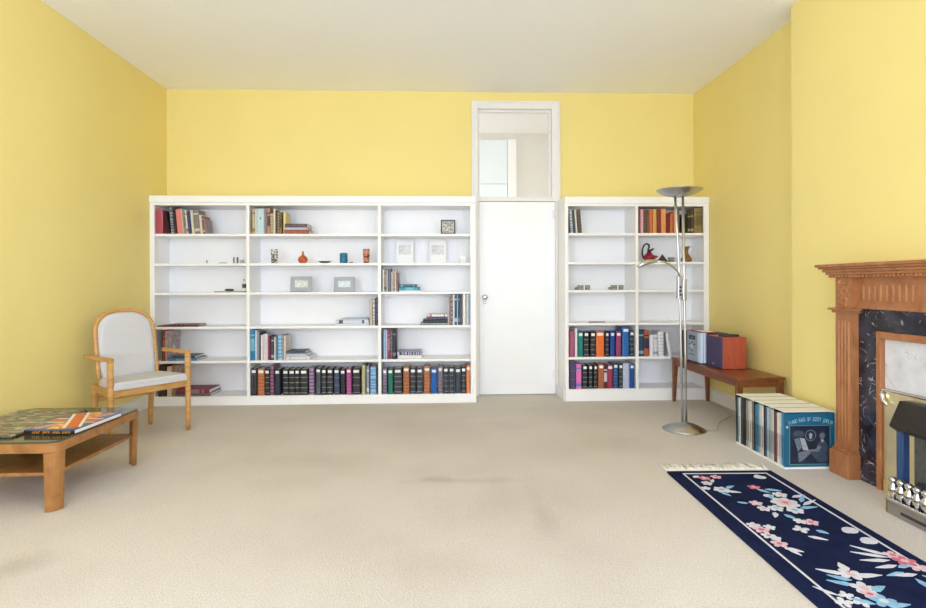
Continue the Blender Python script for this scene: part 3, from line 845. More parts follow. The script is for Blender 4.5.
o = obj('tumbler', B(PATOR).lathe([(0, 0), (.026, 0), (.029, .02), (.033, .13), (.034, .136), (.030, .136), (.025, .012), (0, .012)], 24), loc=on_shelf(366.5, 'B', 1))
tag(o, 'orange and black patterned tumbler at the end of the second shelf', 'tumbler')


def easel_frame(name, label, cat, px, bay, k, w, h, mf, bw, mount, mw, art, dy, group=None):
    """framed picture leaning back slightly, with mount and print"""
    p = on_shelf(px, bay, k, dy) + Vector((0, 0, .0025))
    t = thing(name, label, cat, p, 0, group)
    a = math.radians(8)
    R = Matrix.Rotation(-a, 4, 'X')
    b = B(mf)
    for q in ((-w / 2, w / 2, 0, bw), (-w / 2, w / 2, h - bw, h)):
        b.box(q[0], q[1], 0, .014, q[2], q[3], mx=R)
    for q in ((-w / 2, -w / 2 + bw), (w / 2 - bw, w / 2)):
        b.box(q[0], q[1], 0, .014, bw, h - bw, mx=R)
    obj('frame', b, t)
    iw, ih = w - 2 * bw, h - 2 * bw
    obj('mount', B(mount).box(-iw / 2, iw / 2, .004, .008, bw, bw + ih, mx=R), t)
    obj('print', B(art).box(-iw / 2 + mw, iw / 2 - mw, .0028, .0038, bw + mw * 1.1, bw + ih - mw * .9, mx=R), t)
    # strut behind
    obj('strut', B(M_BLACK).poly([(-.012, .016, h * .55), (.012, .016, h * .55), (.012, .06, -.002), (-.012, .06, -.002)]), t)
    return t


GREYM = mat('blue_grey_mount', (172, 176, 188), .6, vary=.04)
SK1 = patchwork('ink_sketch', [(226, 230, 228), (232, 234, 232), (190, 194, 190), (226, 228, 226)], 60, kind='NOISE')
SK2 = patchwork('blue_ink_sketch', [(224, 232, 238), (230, 234, 238), (178, 196, 210), (224, 230, 236)], 60, kind='NOISE')
for px, w, h, art, lab in ((301, .204, .146, SK1, 'grey framed sketch of figures, standing below the terracotta vase'), (344.2, .198, .141, SK2, 'grey framed bluish sketch, standing below the blue candle')):
    easel_frame('picture_frame', lab, 'picture', px, 'B', 2, w, h, mat('grey_frame', (164, 167, 178), .5), .006, GREYM, .034, art, .06)
PH = patchwork('photo_collage', [(210, 208, 206), (140, 138, 138), (226, 224, 222), (176, 174, 172), (104, 102, 104), (198, 196, 194)], 120)
easel_frame('photo_frame', 'small dark framed photo collage on top shelf near the door', 'picture', 448.4, 'C', 0, .142, .142, mat('pewter_frame', (86, 80, 86), .4), .016, M_LABEL, .004, PH, .07)
SK3 = patchwork('pencil_sketch', [(236, 236, 236), (236, 236, 236), (166, 166, 168), (236, 236, 236), (236, 236, 236)], 80, kind='NOISE')
CARD = mat('white_card', (246, 246, 246), .7, vary=.015)
for px, w, lab in ((405, .165, 'white card with pencil street sketch leaning on second shelf, farther from door'), (438, .165, 'white card with pencil house sketch leaning on second shelf, nearer the door')):
    p = on_shelf(px, 'C', 1, .2)
    R = Matrix.Rotation(-math.radians(7), 4, 'X')
    o = obj('sketch_card', B(CARD).box(-w / 2, w / 2, 0, .003, 0, .232, mx=R), loc=p)
    tag(o, lab, 'card', 'sketch cards on the second shelf')
    obj('sketch', B(SK3).box(-w * .38, w * .36, -.0006, -.0001, .09, .185, mx=R), o)
o = obj('small_box', B(mat('white_carton', (226, 226, 228), .6)).box(-.032, .032, -.03, .03, 0, .078), loc=on_shelf(462.8, 'C', 1, .1), bevel=.002)
tag(o, 'small plain white carton in the corner of the shelf near the door', 'box')
obj('lid_flap', B(CARD).box(-.031, .031, -.031, -.0302, .03, .076), o)
# small things in the bay above the armchair
GY = mat('grey_pewter', (140, 138, 136), .45, vary=.12)
o = obj('trinket', B(GY).lathe([(0, 0), (.016, 0), (.006, .006), (.004, .018), (.012, .022), (.004, .026), (.003, .036), (0, .037)], 16), loc=on_shelf(207, 'A', 1, .1))
tag(o, 'tiny grey spinning-top shaped trinket alone on second shelf above armchair', 'trinket')
o = obj('pen', B(mat('grey_pen', (150, 146, 142), .4)).tube([(-.045, 0, .005), (.02, .005, .005), (.03, .006, .005)], [.0035, .0045, .001], 10), loc=on_shelf(224, 'A', 1, .06))
tag(o, 'slim grey pen lying on second shelf above armchair', 'pen')
for px, hh, lab in ((234, .06, 'thin grey pepper pot, farther from the bay divider'), (237.7, .062, 'darker grey pepper pot, between its twin and a tiny box')):
    o = obj('pot', B(GY if px < 236 else mat('dark_pewter', (112, 110, 110), .45)).lathe([(0, 0), (.010, 0), (.008, .01), (.009, .04), (.010, hh - .008), (.006, hh), (0, hh)], 14), loc=on_shelf(px, 'A', 1, .08))
    tag(o, lab, 'pot', 'grey pepper pots')
o = obj('trinket_box', B(mat('pale_pewter', (176, 174, 172), .45)).box(-.016, .016, -.014, .014, 0, .026).box(-.017, .017, -.015, .015, .0265, .036), loc=on_shelf(242, 'A', 1, .08))
tag(o, 'tiny pale grey lidded box next to the bay divider', 'box')
DKB = mat('black_leaflet', (62, 60, 62), .45, vary=.2)
p = on_shelf(231, 'A', 2, .09)
o = obj('leaflet', B(mat('grey_leaflet', (120, 116, 114), .5, vary=.15)).prism([(-.14, -.05), (.135, -.06), (.135, .08), (-.06, .09)], 0, .008), loc=p)
tag(o, 'grey leaflet lying on third shelf above armchair', 'leaflet')
obj('back_page', B(M_PAGEW).prism([(-.13, -.045), (.13, -.054), (.13, .075), (-.058, .084)], .0082, .0095), o)
o = obj('spectacles_case', B(DKB).lathe([(0, -.042), (.009, -.04), (.0115, -.02), (.0115, .02), (.009, .04), (0, .042)], 12, mx=Matrix.Translation((0, 0, .0215)) @ Matrix.Rotation(PI / 2, 4, 'Y')), loc=p + Vector((-.015, .0, 0)))
tag(o, 'small black case lying on the grey leaflet', 'case')
p = on_shelf(244.2, 'A', 2, .16)
o = thing('bottle', 'small white bottle with dark label standing beside the bay divider', 'bottle', p)
obj('bottle_body', B(M_LABEL).lathe([(0, 0), (.017, 0), (.018, .004), (.018, .085), (.008, .1), (.007, .112), (0, .112)], 18), o)
obj('bottle_label', B(DKB).lathe([(.0184, .04), (.0184, .078)], 18, caps=False), o)
obj('bottle_cap', B(GY).lathe([(0, .112), (.008, .112), (.008, .124), (0, .125)], 14), o)
# short bookcase
PATG = patchwork('grey_inlay', [(112, 112, 112), (146, 144, 142), (128, 128, 128), (160, 158, 156)], 110)
for px, lab in ((582, 'grey inlaid trinket box on third shelf, nearer the door'), (615.5, 'grey inlaid trinket box on third shelf, nearer the floor lamp')):
    o = obj('trinket_box', B(PATG).box(-.044, .076, -.02, .02, 0, .046, bev=.003), loc=on_shelf(px, 'D', 2, .06))
    tag(o, lab, 'box', 'grey trinket boxes')
    obj('lid_band', B(M_LABEL).box(.012, .022, -.0206, .0206, .001, .0466), o)
    obj('clasp', B(GY).lathe([(0, 0), (.013, .002), (.016, .012), (.012, .024), (0, .03)], 14, mx=Matrix.Translation((-.058, 0, 0))), o)
# black and red jug
p = on_shelf(649.3, 'E', 1, .07)
BLKG = mat('black_glaze', (34, 38, 38), .3, vary=.2)
o = thing('jug', 'black and red pottery jug with looped handle on the second shelf', 'jug', p)
obj('jug_body', B(mat('red_glaze', (140, 28, 44), .3, vary=.2, scale=30)).lathe([(0, .012), (.03, .012), (.045, .022), (.062, .042), (.066, .05), (.05, .066), (.03, .082), (.022, .096), (0, .096)], 28), o)
obj('jug_foot', B(BLKG).lathe([(0, 0), (.036, 0), (.034, .006), (.026, .0118), (0, .0118)], 24), o)
obj('jug_neck', B(BLKG).lathe([(.022, .094), (.017, .112), (.02, .125), (.014, .125), (.012, .1)], 20), o)
obj('spout', B(BLKG).tube([(.012, 0, .112), (.03, 0, .122), (.044, 0, .134)], [.011, .010, .007], 12), o)
obj('spout_beak', B(mat('red_glaze', (140, 28, 44), .3, vary=.2, scale=30)).tube([(.052, 0, .05), (.07, 0, .054), (.088, 0, .056)], [.016, .012, .004], 12), o)
pts = [(-.058, 0, .04), (-.068, 0, .08), (-.066, 0, .125), (-.052, 0, .165), (-.026, 0, .182), (-.004, 0, .172), (.0, 0, .15), (-.008, 0, .128)]
obj('jug_handle', B(BLKG).tube(pts, [.008, .008, .008, .008, .009, .01, .01, .008], 12), o)
o = obj('pyramid', B(mat('dark_slate', (66, 66, 68), .5, vary=.2)).prism([(-.044, -.044), (.044, -.044), (.044, .044), (-.044, .044)], 0, .078, top=[(-.001, -.001), (.001, -.001), (.001, .001), (-.001, .001)]), loc=on_shelf(662.4, 'E', 1, .07))
tag(o, 'dark grey stone pyramid on shelf beside the black and red jug', 'pyramid')
o = obj('tea_light_holder', B(mat('grey_tin', (128, 130, 128), .4, vary=.2, scale=60)).box(-.024, .024, -.022, .022, 0, .042, bev=.003), loc=on_shelf(671.4, 'E', 1, .07))
tag(o, 'small square grey tin between the pyramid and brown vase', 'tin')
obj('tin_lid', B(mat('grey_tin_lid', (150, 150, 148), .35)).box(-.025, .025, -.023, .023, .0422, .048), o)
o = thing('vase', 'brown waisted vase with two thin looped handles behind the lamp poles', 'vase', on_shelf(686.6, 'E', 1, .07))
obj('vase_body', B(mat('brown_copper', (140, 92, 54), .35, .3, vary=.2, scale=25)).lathe([(0, 0), (.042, 0), (.052, .014), (.05, .034), (.03, .062), (.016, .09), (.016, .118), (.03, .146), (.038, .152), (.034, .152), (.013, .118), (0, .1)], 28), o)
for s in (-1, 1):
    obj('handle', B(mat('silver_wire', (196, 196, 198), .3, .6)).tube([(s * .034, 0, .148), (s * .05, 0, .154), (s * .062, 0, .14), (s * .056, 0, .11), (s * .044, 0, .08), (s * .040, 0, .05)], .003, 8), o)

# ================================================================= ARMCHAIR
CH = thing('armchair', 'beech-framed armchair with pale grey upholstered seat and arched back', 'chair', (-2.33, 4.30, 0), math.atan2(-.585, .811))
# local: x forward, y to the chair's own left, z up
FABR = mat('pale_grey_upholstery', (208, 207, 212), .9, vary=.03, scale=120, bump=.2, bscale=500)


def leg_tube(x0, y0, z0, x1, y1, z1, r0, r1):
    n = 8
    return B(M_BEECH).tube([(x0 + (x1 - x0) * i / n, y0 + (y1 - y0) * i / n, z0 + (z1 - z0) * i / n) for i in range(n + 1)], [r0 + (r1 - r0) * min(1, i / n * 1.6) for i in range(n + 1)], 16)


WY = .279
for s in (-1, 1):
    obj('leg', leg_tube(.222, s * WY, 0, .215, s * WY, .602, .0165, .021), CH)
    obj('leg', leg_tube(-.215, s * (WY - .071), 0, -.178, s * (WY - .071), .392, .0165, .021), CH)
    # arm rest: flat bar from the top of the front leg back past the bent frame
    a = B(M_BEECH)
    pts = [(.236, s * WY, .605), (.1, s * (WY + .004), .612), (-.04, s * (WY + .006), .612), (-.15, s * (WY + .004), .60)]
    for q0, q1 in zip(pts, pts[1:]):
        pass
    ring = []
    a.prism([(q[0], q[1] - .019) for q in pts][::-1] + [(q[0], q[1] + .019) for q in pts], .594, .622)
    obj('armrest', a, CH, bevel=.008)
# seat frame rails
b = B(M_BEECH)
b.box(.196, .222, -WY + .015, WY - .015, .342, .392)
for s in (-1, 1):
    b.prism([(-.185, s * (WY - .082)), (-.185, s * (WY - .058)), (.2, s * (WY + .012)), (.2, s * (WY - .012))] if s > 0 else
            [(-.185, s * (WY - .058)), (-.185, s * (WY - .082)), (.2, s * (WY - .012)), (.2, s * (WY + .012))], .342, .392)
b.box(-.198, -.172, -WY + .08, WY - .08, .342, .392)
obj('seat_frame', b, CH, bevel=.004)
obj('stretcher', B(M_BEECH).box(-.207, -.184, -WY + .085, WY - .085, .255, .295), CH, bevel=.004)
# padded seat
b = B(FABR)
out = [(-.078, -.226), (.232, -.268), (.246, -.256), (.252, 0), (.246, .256), (.232, .268), (-.078, .226)]
b.prism(out, .392, .425, top=out)
inn = [(x * .96 + .001, y * .955) for x, y in out]
b.prism(out, .425, .447, top=inn)
obj('seat', b, CH, bevel=.006)
# back: bent frame and upholstered panel, leaning back
LEAN = math.radians(9.5)


def back_outline(hw, z0, z1, n=16, inset=0.):
    """arched outline in the (y,z') plane of the backrest"""
    pts = [(-hw + inset + .012, z0), (-hw + inset, z0 + .12)]
    zc = z1 - .19
    for i in range(n + 1):
        t = PI - PI * i / n
        ct, st = math.cos(t), math.sin(t)
        e = .78
        pts.append(((hw - inset) * math.copysign(abs(ct) ** e, ct), zc + (.19 - inset) * st ** e))
    pts += [(hw - inset, z0 + .12), (hw - inset - .012, z0)]
    return pts


def to_back(y, z, off=0.):
    return Vector((-.102 - z * math.sin(LEAN) + off * math.cos(LEAN), y, .36 + z * math.cos(LEAN) + off * math.sin(LEAN)))


o2 = back_outline(.214, .0, .585)
obj('back_frame', B(M_BEECH).tube([to_back(y, z) for y, z in o2], .0165, 12), CH)
o3 = back_outline(.214, .05, .585, inset=.014)
b = B(FABR)
rings = []
for off, sc in ((-.017, .96), (-.012, 1), (.012, 1), (.022, .95), (.027, .85)):
    cz = .33
    rings.append([b.bm.verts.new(to_back(y * sc, cz + (z - cz) * sc, off)) for y, z in o3])
b.bm.faces.new(rings[0][::-1]); b.bm.faces.new(rings[-1])
for A, Q in zip(rings, rings[1:]):
    for j in range(len(A)):
        f = b.bm.faces.new((A[j], A[(j + 1) % len(A)], Q[(j + 1) % len(A)], Q[j])); f.smooth = True
obj('backrest', b, CH)

# ================================================================= COFFEE TABLE
TX0, TX1, TY0, TY1, TZ = -2.62, -1.915, 2.815, 3.60, .355
CT = thing('coffee_table', 'low teak coffee table with smoked glass top and undershelf', 'table', ((TX0 + TX1) / 2, (TY0 + TY1) / 2, 0))
hx, hy = (TX1 - TX0) / 2, (TY1 - TY0) / 2


def rrect(hx, hy, r, n=6):
    pts = []
    for cx, cy, a0 in ((hx - r, hy - r, 0), (-hx + r, hy - r, PI / 2), (-hx + r, -hy + r, PI), (hx - r, -hy + r, 1.5 * PI)):
        for i in range(n + 1):
            t = a0 + PI / 2 * i / n
            pts.append((cx + r * math.cos(t), cy + r * math.sin(t)))
    return pts


def ring_prism(b, po, pi, z0, z1):
    n = len(po)
    vo0 = [b.bm.verts.new((*p, z0)) for p in po]; vi0 = [b.bm.verts.new((*p, z0)) for p in pi]
    vo1 = [b.bm.verts.new((*p, z1)) for p in po]; vi1 = [b.bm.verts.new((*p, z1)) for p in pi]
    for k in range(n):
        j = (k + 1) % n
        b.bm.faces.new((vo0[k], vo0[j], vo1[j], vo1[k])); b.bm.faces.new((vi0[j], vi0[k], vi1[k], vi1[j]))
        b.bm.faces.new((vo1[k], vo1[j], vi1[j], vi1[k])); b.bm.faces.new((vo0[j], vo0[k], vi0[k], vi0[j]))


b = B(M_TEAK)
ring_prism(b, rrect(hx, hy, .06), rrect(hx - .024, hy - .024, .04), .298, .346)
obj('apron', b, CT, bevel=.003)
SMOKE = mat('smoked_glass', (72, 72, 56), .06, vary=.03, spec=.8)
obj('glass_top', B(SMOKE).prism(rrect(hx - .004, hy - .004, .058), .3462, .355), CT)
for sx in (-1, 1):
    for sy in (-1, 1):
        out = [(hx - .066, hy), ] + [(hx - .06 + .06 * math.cos(t), hy - .06 + .06 * math.sin(t)) for t in [PI / 2 * (1 - i / 6) for i in range(7)]] + [(hx, hy - .066), (hx - .026, hy - .066), (hx - .026, hy - .05), (hx - .05, hy - .026), (hx - .066, hy - .026)]
        pts = [(x * sx * .999, y * sy * .999) for x, y in out]
        low = [((x - (hx - .04)) * .86 + (hx - .045), (y - (hy - .04)) * .86 + (hy - .045)) for x, y in out]
        low = [(x * sx, y * sy) for x, y in low]
        obj('leg', B(M_TEAK).prism(low, 0, .2975, top=pts), CT, bevel=.002)
obj('undershelf', B(M_TEAK).box(-hx + .03, hx - .03, -hy + .03, hy - .03, .176, .194), CT, bevel=.003)

# flag book lying on the table
ax = math.radians(4)
FBW, FBD, FBT = .262, .40, .026
FB = thing('hardback_book', 'large hardback with orange and blue flag cover lying on coffee table', 'book', (-2.176, 2.955, .3556), -math.radians(2.5))
NAVB = mat('cover_blue', (84, 96, 138), .3, vary=.1)
ORG = mat('cover_orange', (222, 104, 44), .3, vary=.12, scale=40)
YOR = patchwork('cover_gold_pattern', [(226, 168, 62), (200, 110, 50), (238, 200, 110), (180, 90, 46)], 60)
WHT = mat('cover_white', (236, 234, 230), .3, vary=.03)
RED = mat('cover_red', (212, 96, 76), .3, vary=.12, scale=40)
BLKC = mat('cover_black', (38, 26, 24), .35, vary=.1)
b = B(NAVB)
b.box(0, FBW, 0, FBD, 0, .004, BLKC).box(0, FBW, 0, .006, .004, FBT - .004, BLKC)
b.box(0, FBW, 0, FBD, FBT - .004, FBT, NAVB)
zt = FBT
cx, cy = FBW * .52, FBD * .5


def band(b, p, q, w, m, z):
    p, q = Vector(p), Vector(q); d = (q - p).normalized(); n = Vector((-d.y, d.x)) * w / 2
    b.poly([(*(p - n), z), (*(q - n), z), (*(q + n), z), (*(p + n), z)], m)


e_ = .012
b.poly([(0, 0, zt + .0001), (FBW, 0, zt + .0001), (FBW, .012, zt + .0001), (0, .012, zt + .0001)], BLKC)
band(b, (e_ + .02, .03), (FBW - e_ - .02, FBD - e_ - .02), .04, WHT, zt + .0002)
band(b, (e_ + .02, .03), (FBW - e_ - .02, FBD - e_ - .02), .024, RED, zt + .0003)
band(b, (0, cy), (FBW, cy), .10, WHT, zt + .0004); band(b, (0, cy), (FBW, cy), .07, RED, zt + .0005)
band(b, (cx, .014), (cx, FBD), .075, YOR, zt + .0006)
p_, q_ = (.045, FBD - .03), (FBW - .045, .045)
band(b, p_, q_, .085, WHT, zt + .0007); band(b, p_, q_, .054, ORG, zt + .0008)
obj('cover', b, FB, recalc=False)
obj('pages', B(M_PAGEW).box(.004, FBW - .004, .0062, FBD - .004, .0042, FBT - .0042), FB)
GLD = mat('gilt_lettering', (226, 152, 52), .4, vary=.2)
b = B(GLD)
RX = Matrix.Rotation(PI / 2, 4, 'X')
b.text('JACK', .017, Matrix.Translation((.118, -.0004, .0085)) @ RX, GLD)
for x0, x1, n in ((.045, .085, 4), (.15, .19, 5), (.2, .245, 6)):      # words too small to read: rows of short strokes
    for i in range(n):
        xx = x0 + (x1 - x0) * (i + .12) / n; ww = (x1 - x0) / n * .7
        b.box(xx, xx + ww * .35, -.0008, -.0001, .008, .018).box(xx + ww * .35, xx + ww, -.0008, -.0001, .0155 if i % 2 else .008, .018 if i % 2 else .0105)
obj('spine_lettering', b, FB)

# the open atlas lying further in, partly under the flag book
ATL = patchwork('printed_map_pages', [(112, 114, 98), (146, 146, 134), (92, 94, 78), (104, 106, 90), (182, 180, 170), (120, 114, 100), (86, 88, 72), (160, 162, 150), (168, 98, 78), (134, 134, 120)], 34, .35, (.7, 1.3, 1))
AT = thing('atlas', 'wide thin picture magazine with grey and red map pages on coffee table', 'magazine', (-2.60, 2.895, .3556), 0)
b = B(BLKC).box(0, .41, 0, .60, 0, .003)
obj('cover', b, AT)
obj('map_page', B(ATL).box(.004, .406, .004, .596, .0031, .012), AT)

# ================================================================= FLOOR LAMP
LX, LY = 1.868, 4.19
LP = thing('floor_lamp', 'brushed steel uplighter floor lamp with reading arm in front of bookcase', 'lamp', (LX, LY, 0))
obj('base', B(M_NICKEL).lathe([(0, .001), (.152, .001), (.160, .005), (.160, .009), (.152, .015), (.12, .032), (.08, .047), (.045, .055), (.032, .057), (.028, .062), (0, .062)], 56), LP)
obj('pole', B(M_NICKEL).tube([(-.012, 0, .048), (-.022, 0, .6), (-.034, 0, 1.2), (-.05, 0, 1.55), (-.064, 0, 1.80)], .009, 14), LP)
obj('pole', B(M_NICKEL).tube([(.016, 0, .048), (.012, 0, .6), (.004, 0, 1.2), (-.004, 0, 1.83)], .0095, 14), LP)
DCX = -.03
b = B(M_NICKEL).lathe([(0, 1.800), (.05, 1.803), (.10, 1.815), (.14, 1.832), (.168, 1.852), (.172, 1.856), (.166, 1.855), (.138, 1.838), (.10, 1.822), (.05, 1.811), (0, 1.808)], 56, mx=Matrix.Translation((DCX, 0, 0)))
obj('uplight_dish', b, LP)
obj('bulb_holder', B(M_LABEL).lathe([(0, 1.81), (.03, 1.813), (.03, 1.84), (0, 1.845)], 16, mx=Matrix.Translation((DCX, 0, 0))), LP)
# dimmer body clamped on the poles
b = B(M_NICKEL).box(-.052, -.018, -.022, .02, 1.01, 1.19, bev=.006).box(-.012, .02, -.018, .02, 1.0, 1.165, bev=.008)
b.box(-.018, -.012, -.006, .006, 1.04, 1.14)
dm = obj('dimmer_body', b, LP)
for z in (1.045, 1.075, 1.105):
    obj('control_knob', B(M_DGREY).lathe([(0, 0), (.009, 0), (.008, .008), (0, .009)], 14, mx=Matrix.Translation((-.035, -.022, z)) @ Matrix.Rotation(PI / 2, 4, 'X')), dm)
arm = [(-.036, -.004, 1.188), (-.05, -.02, 1.215), (-.09, -.045, 1.25), (-.14, -.07, 1.279), (-.195, -.09, 1.296), (-.245, -.1, 1.300)]
obj('reading_arm', B(M_NICKEL).tube(arm, .0065, 10), LP)
hd = obj('reading_shade', B(M_NICKEL).tube([(-.245, -.1, 1.300), (-.272, -.104, 1.300), (-.315, -.11, 1.295), (-.36, -.116, 1.282), (-.40, -.122, 1.256)], [.007, .014, .019, .02, .013], 18), LP)
cb = [(.15, -.02, .006), (.19, -.05, .0035), (.24, -.04, .0035), (.28, .03, .0035), (.33, .12, .0035), (.42, .25, .0035), (.6, .42, .0035), (.66, .6, .0035), (.66, .9, .0035)]
obj('cord', B(mat('clear_beige_flex', (176, 164, 148), .5)).tube(cb, .0025, 8), LP)

# ================================================================= BENCH with stereo
BX0, BX1, BY0, BY1, BZ = 2.205, 2.572, 4.035, 5.225, .425
BN = thing('bench', 'long narrow mahogany bench with tapered legs along the right-hand wall', 'bench', ((BX0 + BX1) / 2, (BY0 + BY1) / 2, 0))
hx, hy = (BX1 - BX0) / 2, (BY1 - BY0) / 2
obj('top', B(M_MAHOG).box(-hx, hx, -hy, hy, BZ - .022, BZ), BN, bevel=.004)
b = B(M_MAHOG)
b.box(-hx + .015, -hx + .033, -hy + .05, hy - .05, BZ - .075, BZ - .0225).box(hx - .033, hx - .015, -hy + .05, hy - .05, BZ - .075, BZ - .0225)
b.box(-hx + .05, hx - .05, -hy + .015, -hy + .033, BZ - .075, BZ - .0225).box(-hx + .05, hx - .05, hy - .033, hy - .015, BZ - .075, BZ - .0225)
obj('apron', b, BN)
for sx in (-1, 1):
    for sy in (-1, 1):
        x1_, y1_ = sx * (hx - .006), sy * (hy - .006); x0_, y0_ = sx * (hx - .05), sy * (hy - .05)
        bx_, by_ = sx * (hx - .032), sy * (hy - .032)
        top = [(x0_, y0_), (x1_, y0_), (x1_, y1_), (x0_, y1_)]
        bot = [(bx_, by_), (sx * (hx - .008), by_), (sx * (hx - .008), sy * (hy - .008)), (bx_, sy * (hy - .008))]
        obj('leg', B(M_MAHOG).prism(bot, 0, BZ - .0225, top=top), BN)

SILVER = mat('silver_plastic', (168, 182, 206), .35, .35, vary=.03)
LSILV = mat('pale_silver_plastic', (190, 206, 228), .3, .3, vary=.03)
GRILLE = mat('purple_grey_grille', (74, 68, 108), .8, vary=.1, scale=200, bump=.3, bscale=900)
SZ = BZ + .0005


def speaker(label, y0, y1, x0, x1, h):
    t = thing('speaker', label, 'speaker', (x0, (y0 + y1) / 2, SZ))
    hw = (y1 - y0) / 2
    obj('cabinet', B(M_CHERRY).box(.014, x1 - x0, -hw, hw, .003, h), t, bevel=.002)
    # bowed cloth front
    pts = [(.0135, hw - .004), (.006, hw - .008), (.001, hw * .5), (0, 0), (.001, -hw * .5), (.006, -hw + .008), (.0135, -hw + .004)]
    obj('grille', B(GRILLE).prism(pts, .006, h - .004), t)
    obj('badge', B(M_LABEL).box(-.0014, .0004, -.008, .008, .03, .036), t)
    for (px, py) in ((.03, hw - .03), (.03, -hw + .03), (x1 - x0 - .02, hw - .03), (x1 - x0 - .02, -hw + .03)):
        obj('rubber_foot', B(M_BLACK).lathe([(0, 0), (.008, 0), (.008, .0028), (0, .0028)], 10, mx=Matrix.Translation((px, py, 0))), t)
    return t


speaker('red cherry-veneer speaker with purple grille at the near end of the bench', 4.43, 4.70, 2.288, 2.497, .262)
speaker('dark-fronted cherry speaker at far end of bench, behind lamp poles', 4.99, 5.215, 2.285, 2.49, .262)
ST = thing('stereo', 'silver compact stereo unit between two speakers on the bench', 'stereo', (2.25, 4.848, SZ))
hw = .128
obj('casing', B(M_DGREY).box(.03, .25, -hw + .004, hw - .004, .012, .268), ST, bevel=.003)
obj('front_panel', B(SILVER).box(0, .03, -hw * .62, hw, .010, .272), ST, bevel=.003)
obj('side_fascia', B(LSILV).prism([(0, -hw * .63), (.03, -hw * .63), (.06, -hw), (.045, -hw - .004), (.012, -hw * .86)], .010, .272), ST)
obj('display', B(M_BLACK).box(-.002, .0005, -.03, .085, .205, .240), ST)
obj('display_digits', B(mat('pale_digits', (150, 170, 190), .4)).box(-.0026, -.0021, 0.03, .044, .215, .230).box(-.0026, -.0021, .0, .014, .215, .230), ST)
obj('volume_dial', B(LSILV).lathe([(0, 0), (.022, 0), (.02, .012), (0, .014)], 24, mx=Matrix.Translation((0, .03, .14)) @ Matrix.Rotation(-PI / 2, 4, 'Y')), ST)
for y, z in ((.03, .178), (.03, .103), (.075, .16), (-.02, .16), (.075, .12)):
    obj('button', B(M_DGREY).box(-.003, .0005, y - .012, y + .012, z - .004, z + .004), ST)
obj('disc_slot', B(M_BLACK).box(-.001, .0005, -.02, .095, .066, .072), ST)
for (px, py) in ((.03, hw - .05), (.03, -hw + .05), (.2, hw - .05), (.2, -hw + .05)):
    obj('foot', B(LSILV).lathe([(0, 0), (.012, 0), (.010, .011), (0, .011)], 12, mx=Matrix.Translation((px, py, 0))), ST)
o = obj('disc_case', B(mat('thin_red_case', (150, 62, 66), .3)).box(-.09, .03, -.12, .11, 0, .008), loc=(2.37, 4.848, SZ + .2725), bevel=.001)
tag(o, 'thin red disc case lying on top of the silver stereo', 'case')
obj('paper_insert', B(M_LABEL).box(-.088, .028, -.118, .06, .0082, .0092), o)
o = obj('remote_control', B(M_BLACK).prism([(-.022, -.075), (.022, -.075), (.026, 0), (.02, .08), (-.02, .08), (-.026, 0)], 0, .018), loc=(2.4, 4.52, SZ + .2625), rot=(0, 0, math.radians(74)), bevel=.004)
tag(o, 'black remote control lying on the red speaker', 'remote control')
b = B(M_DGREY)
for i in range(3):
    for j in range(4):
        b.box(-.015 + .011 * i, -.007 + .011 * i, -.05 + .022 * j, -.04 + .022 * j, .0181, .0195)
obj('keypad', b, o)

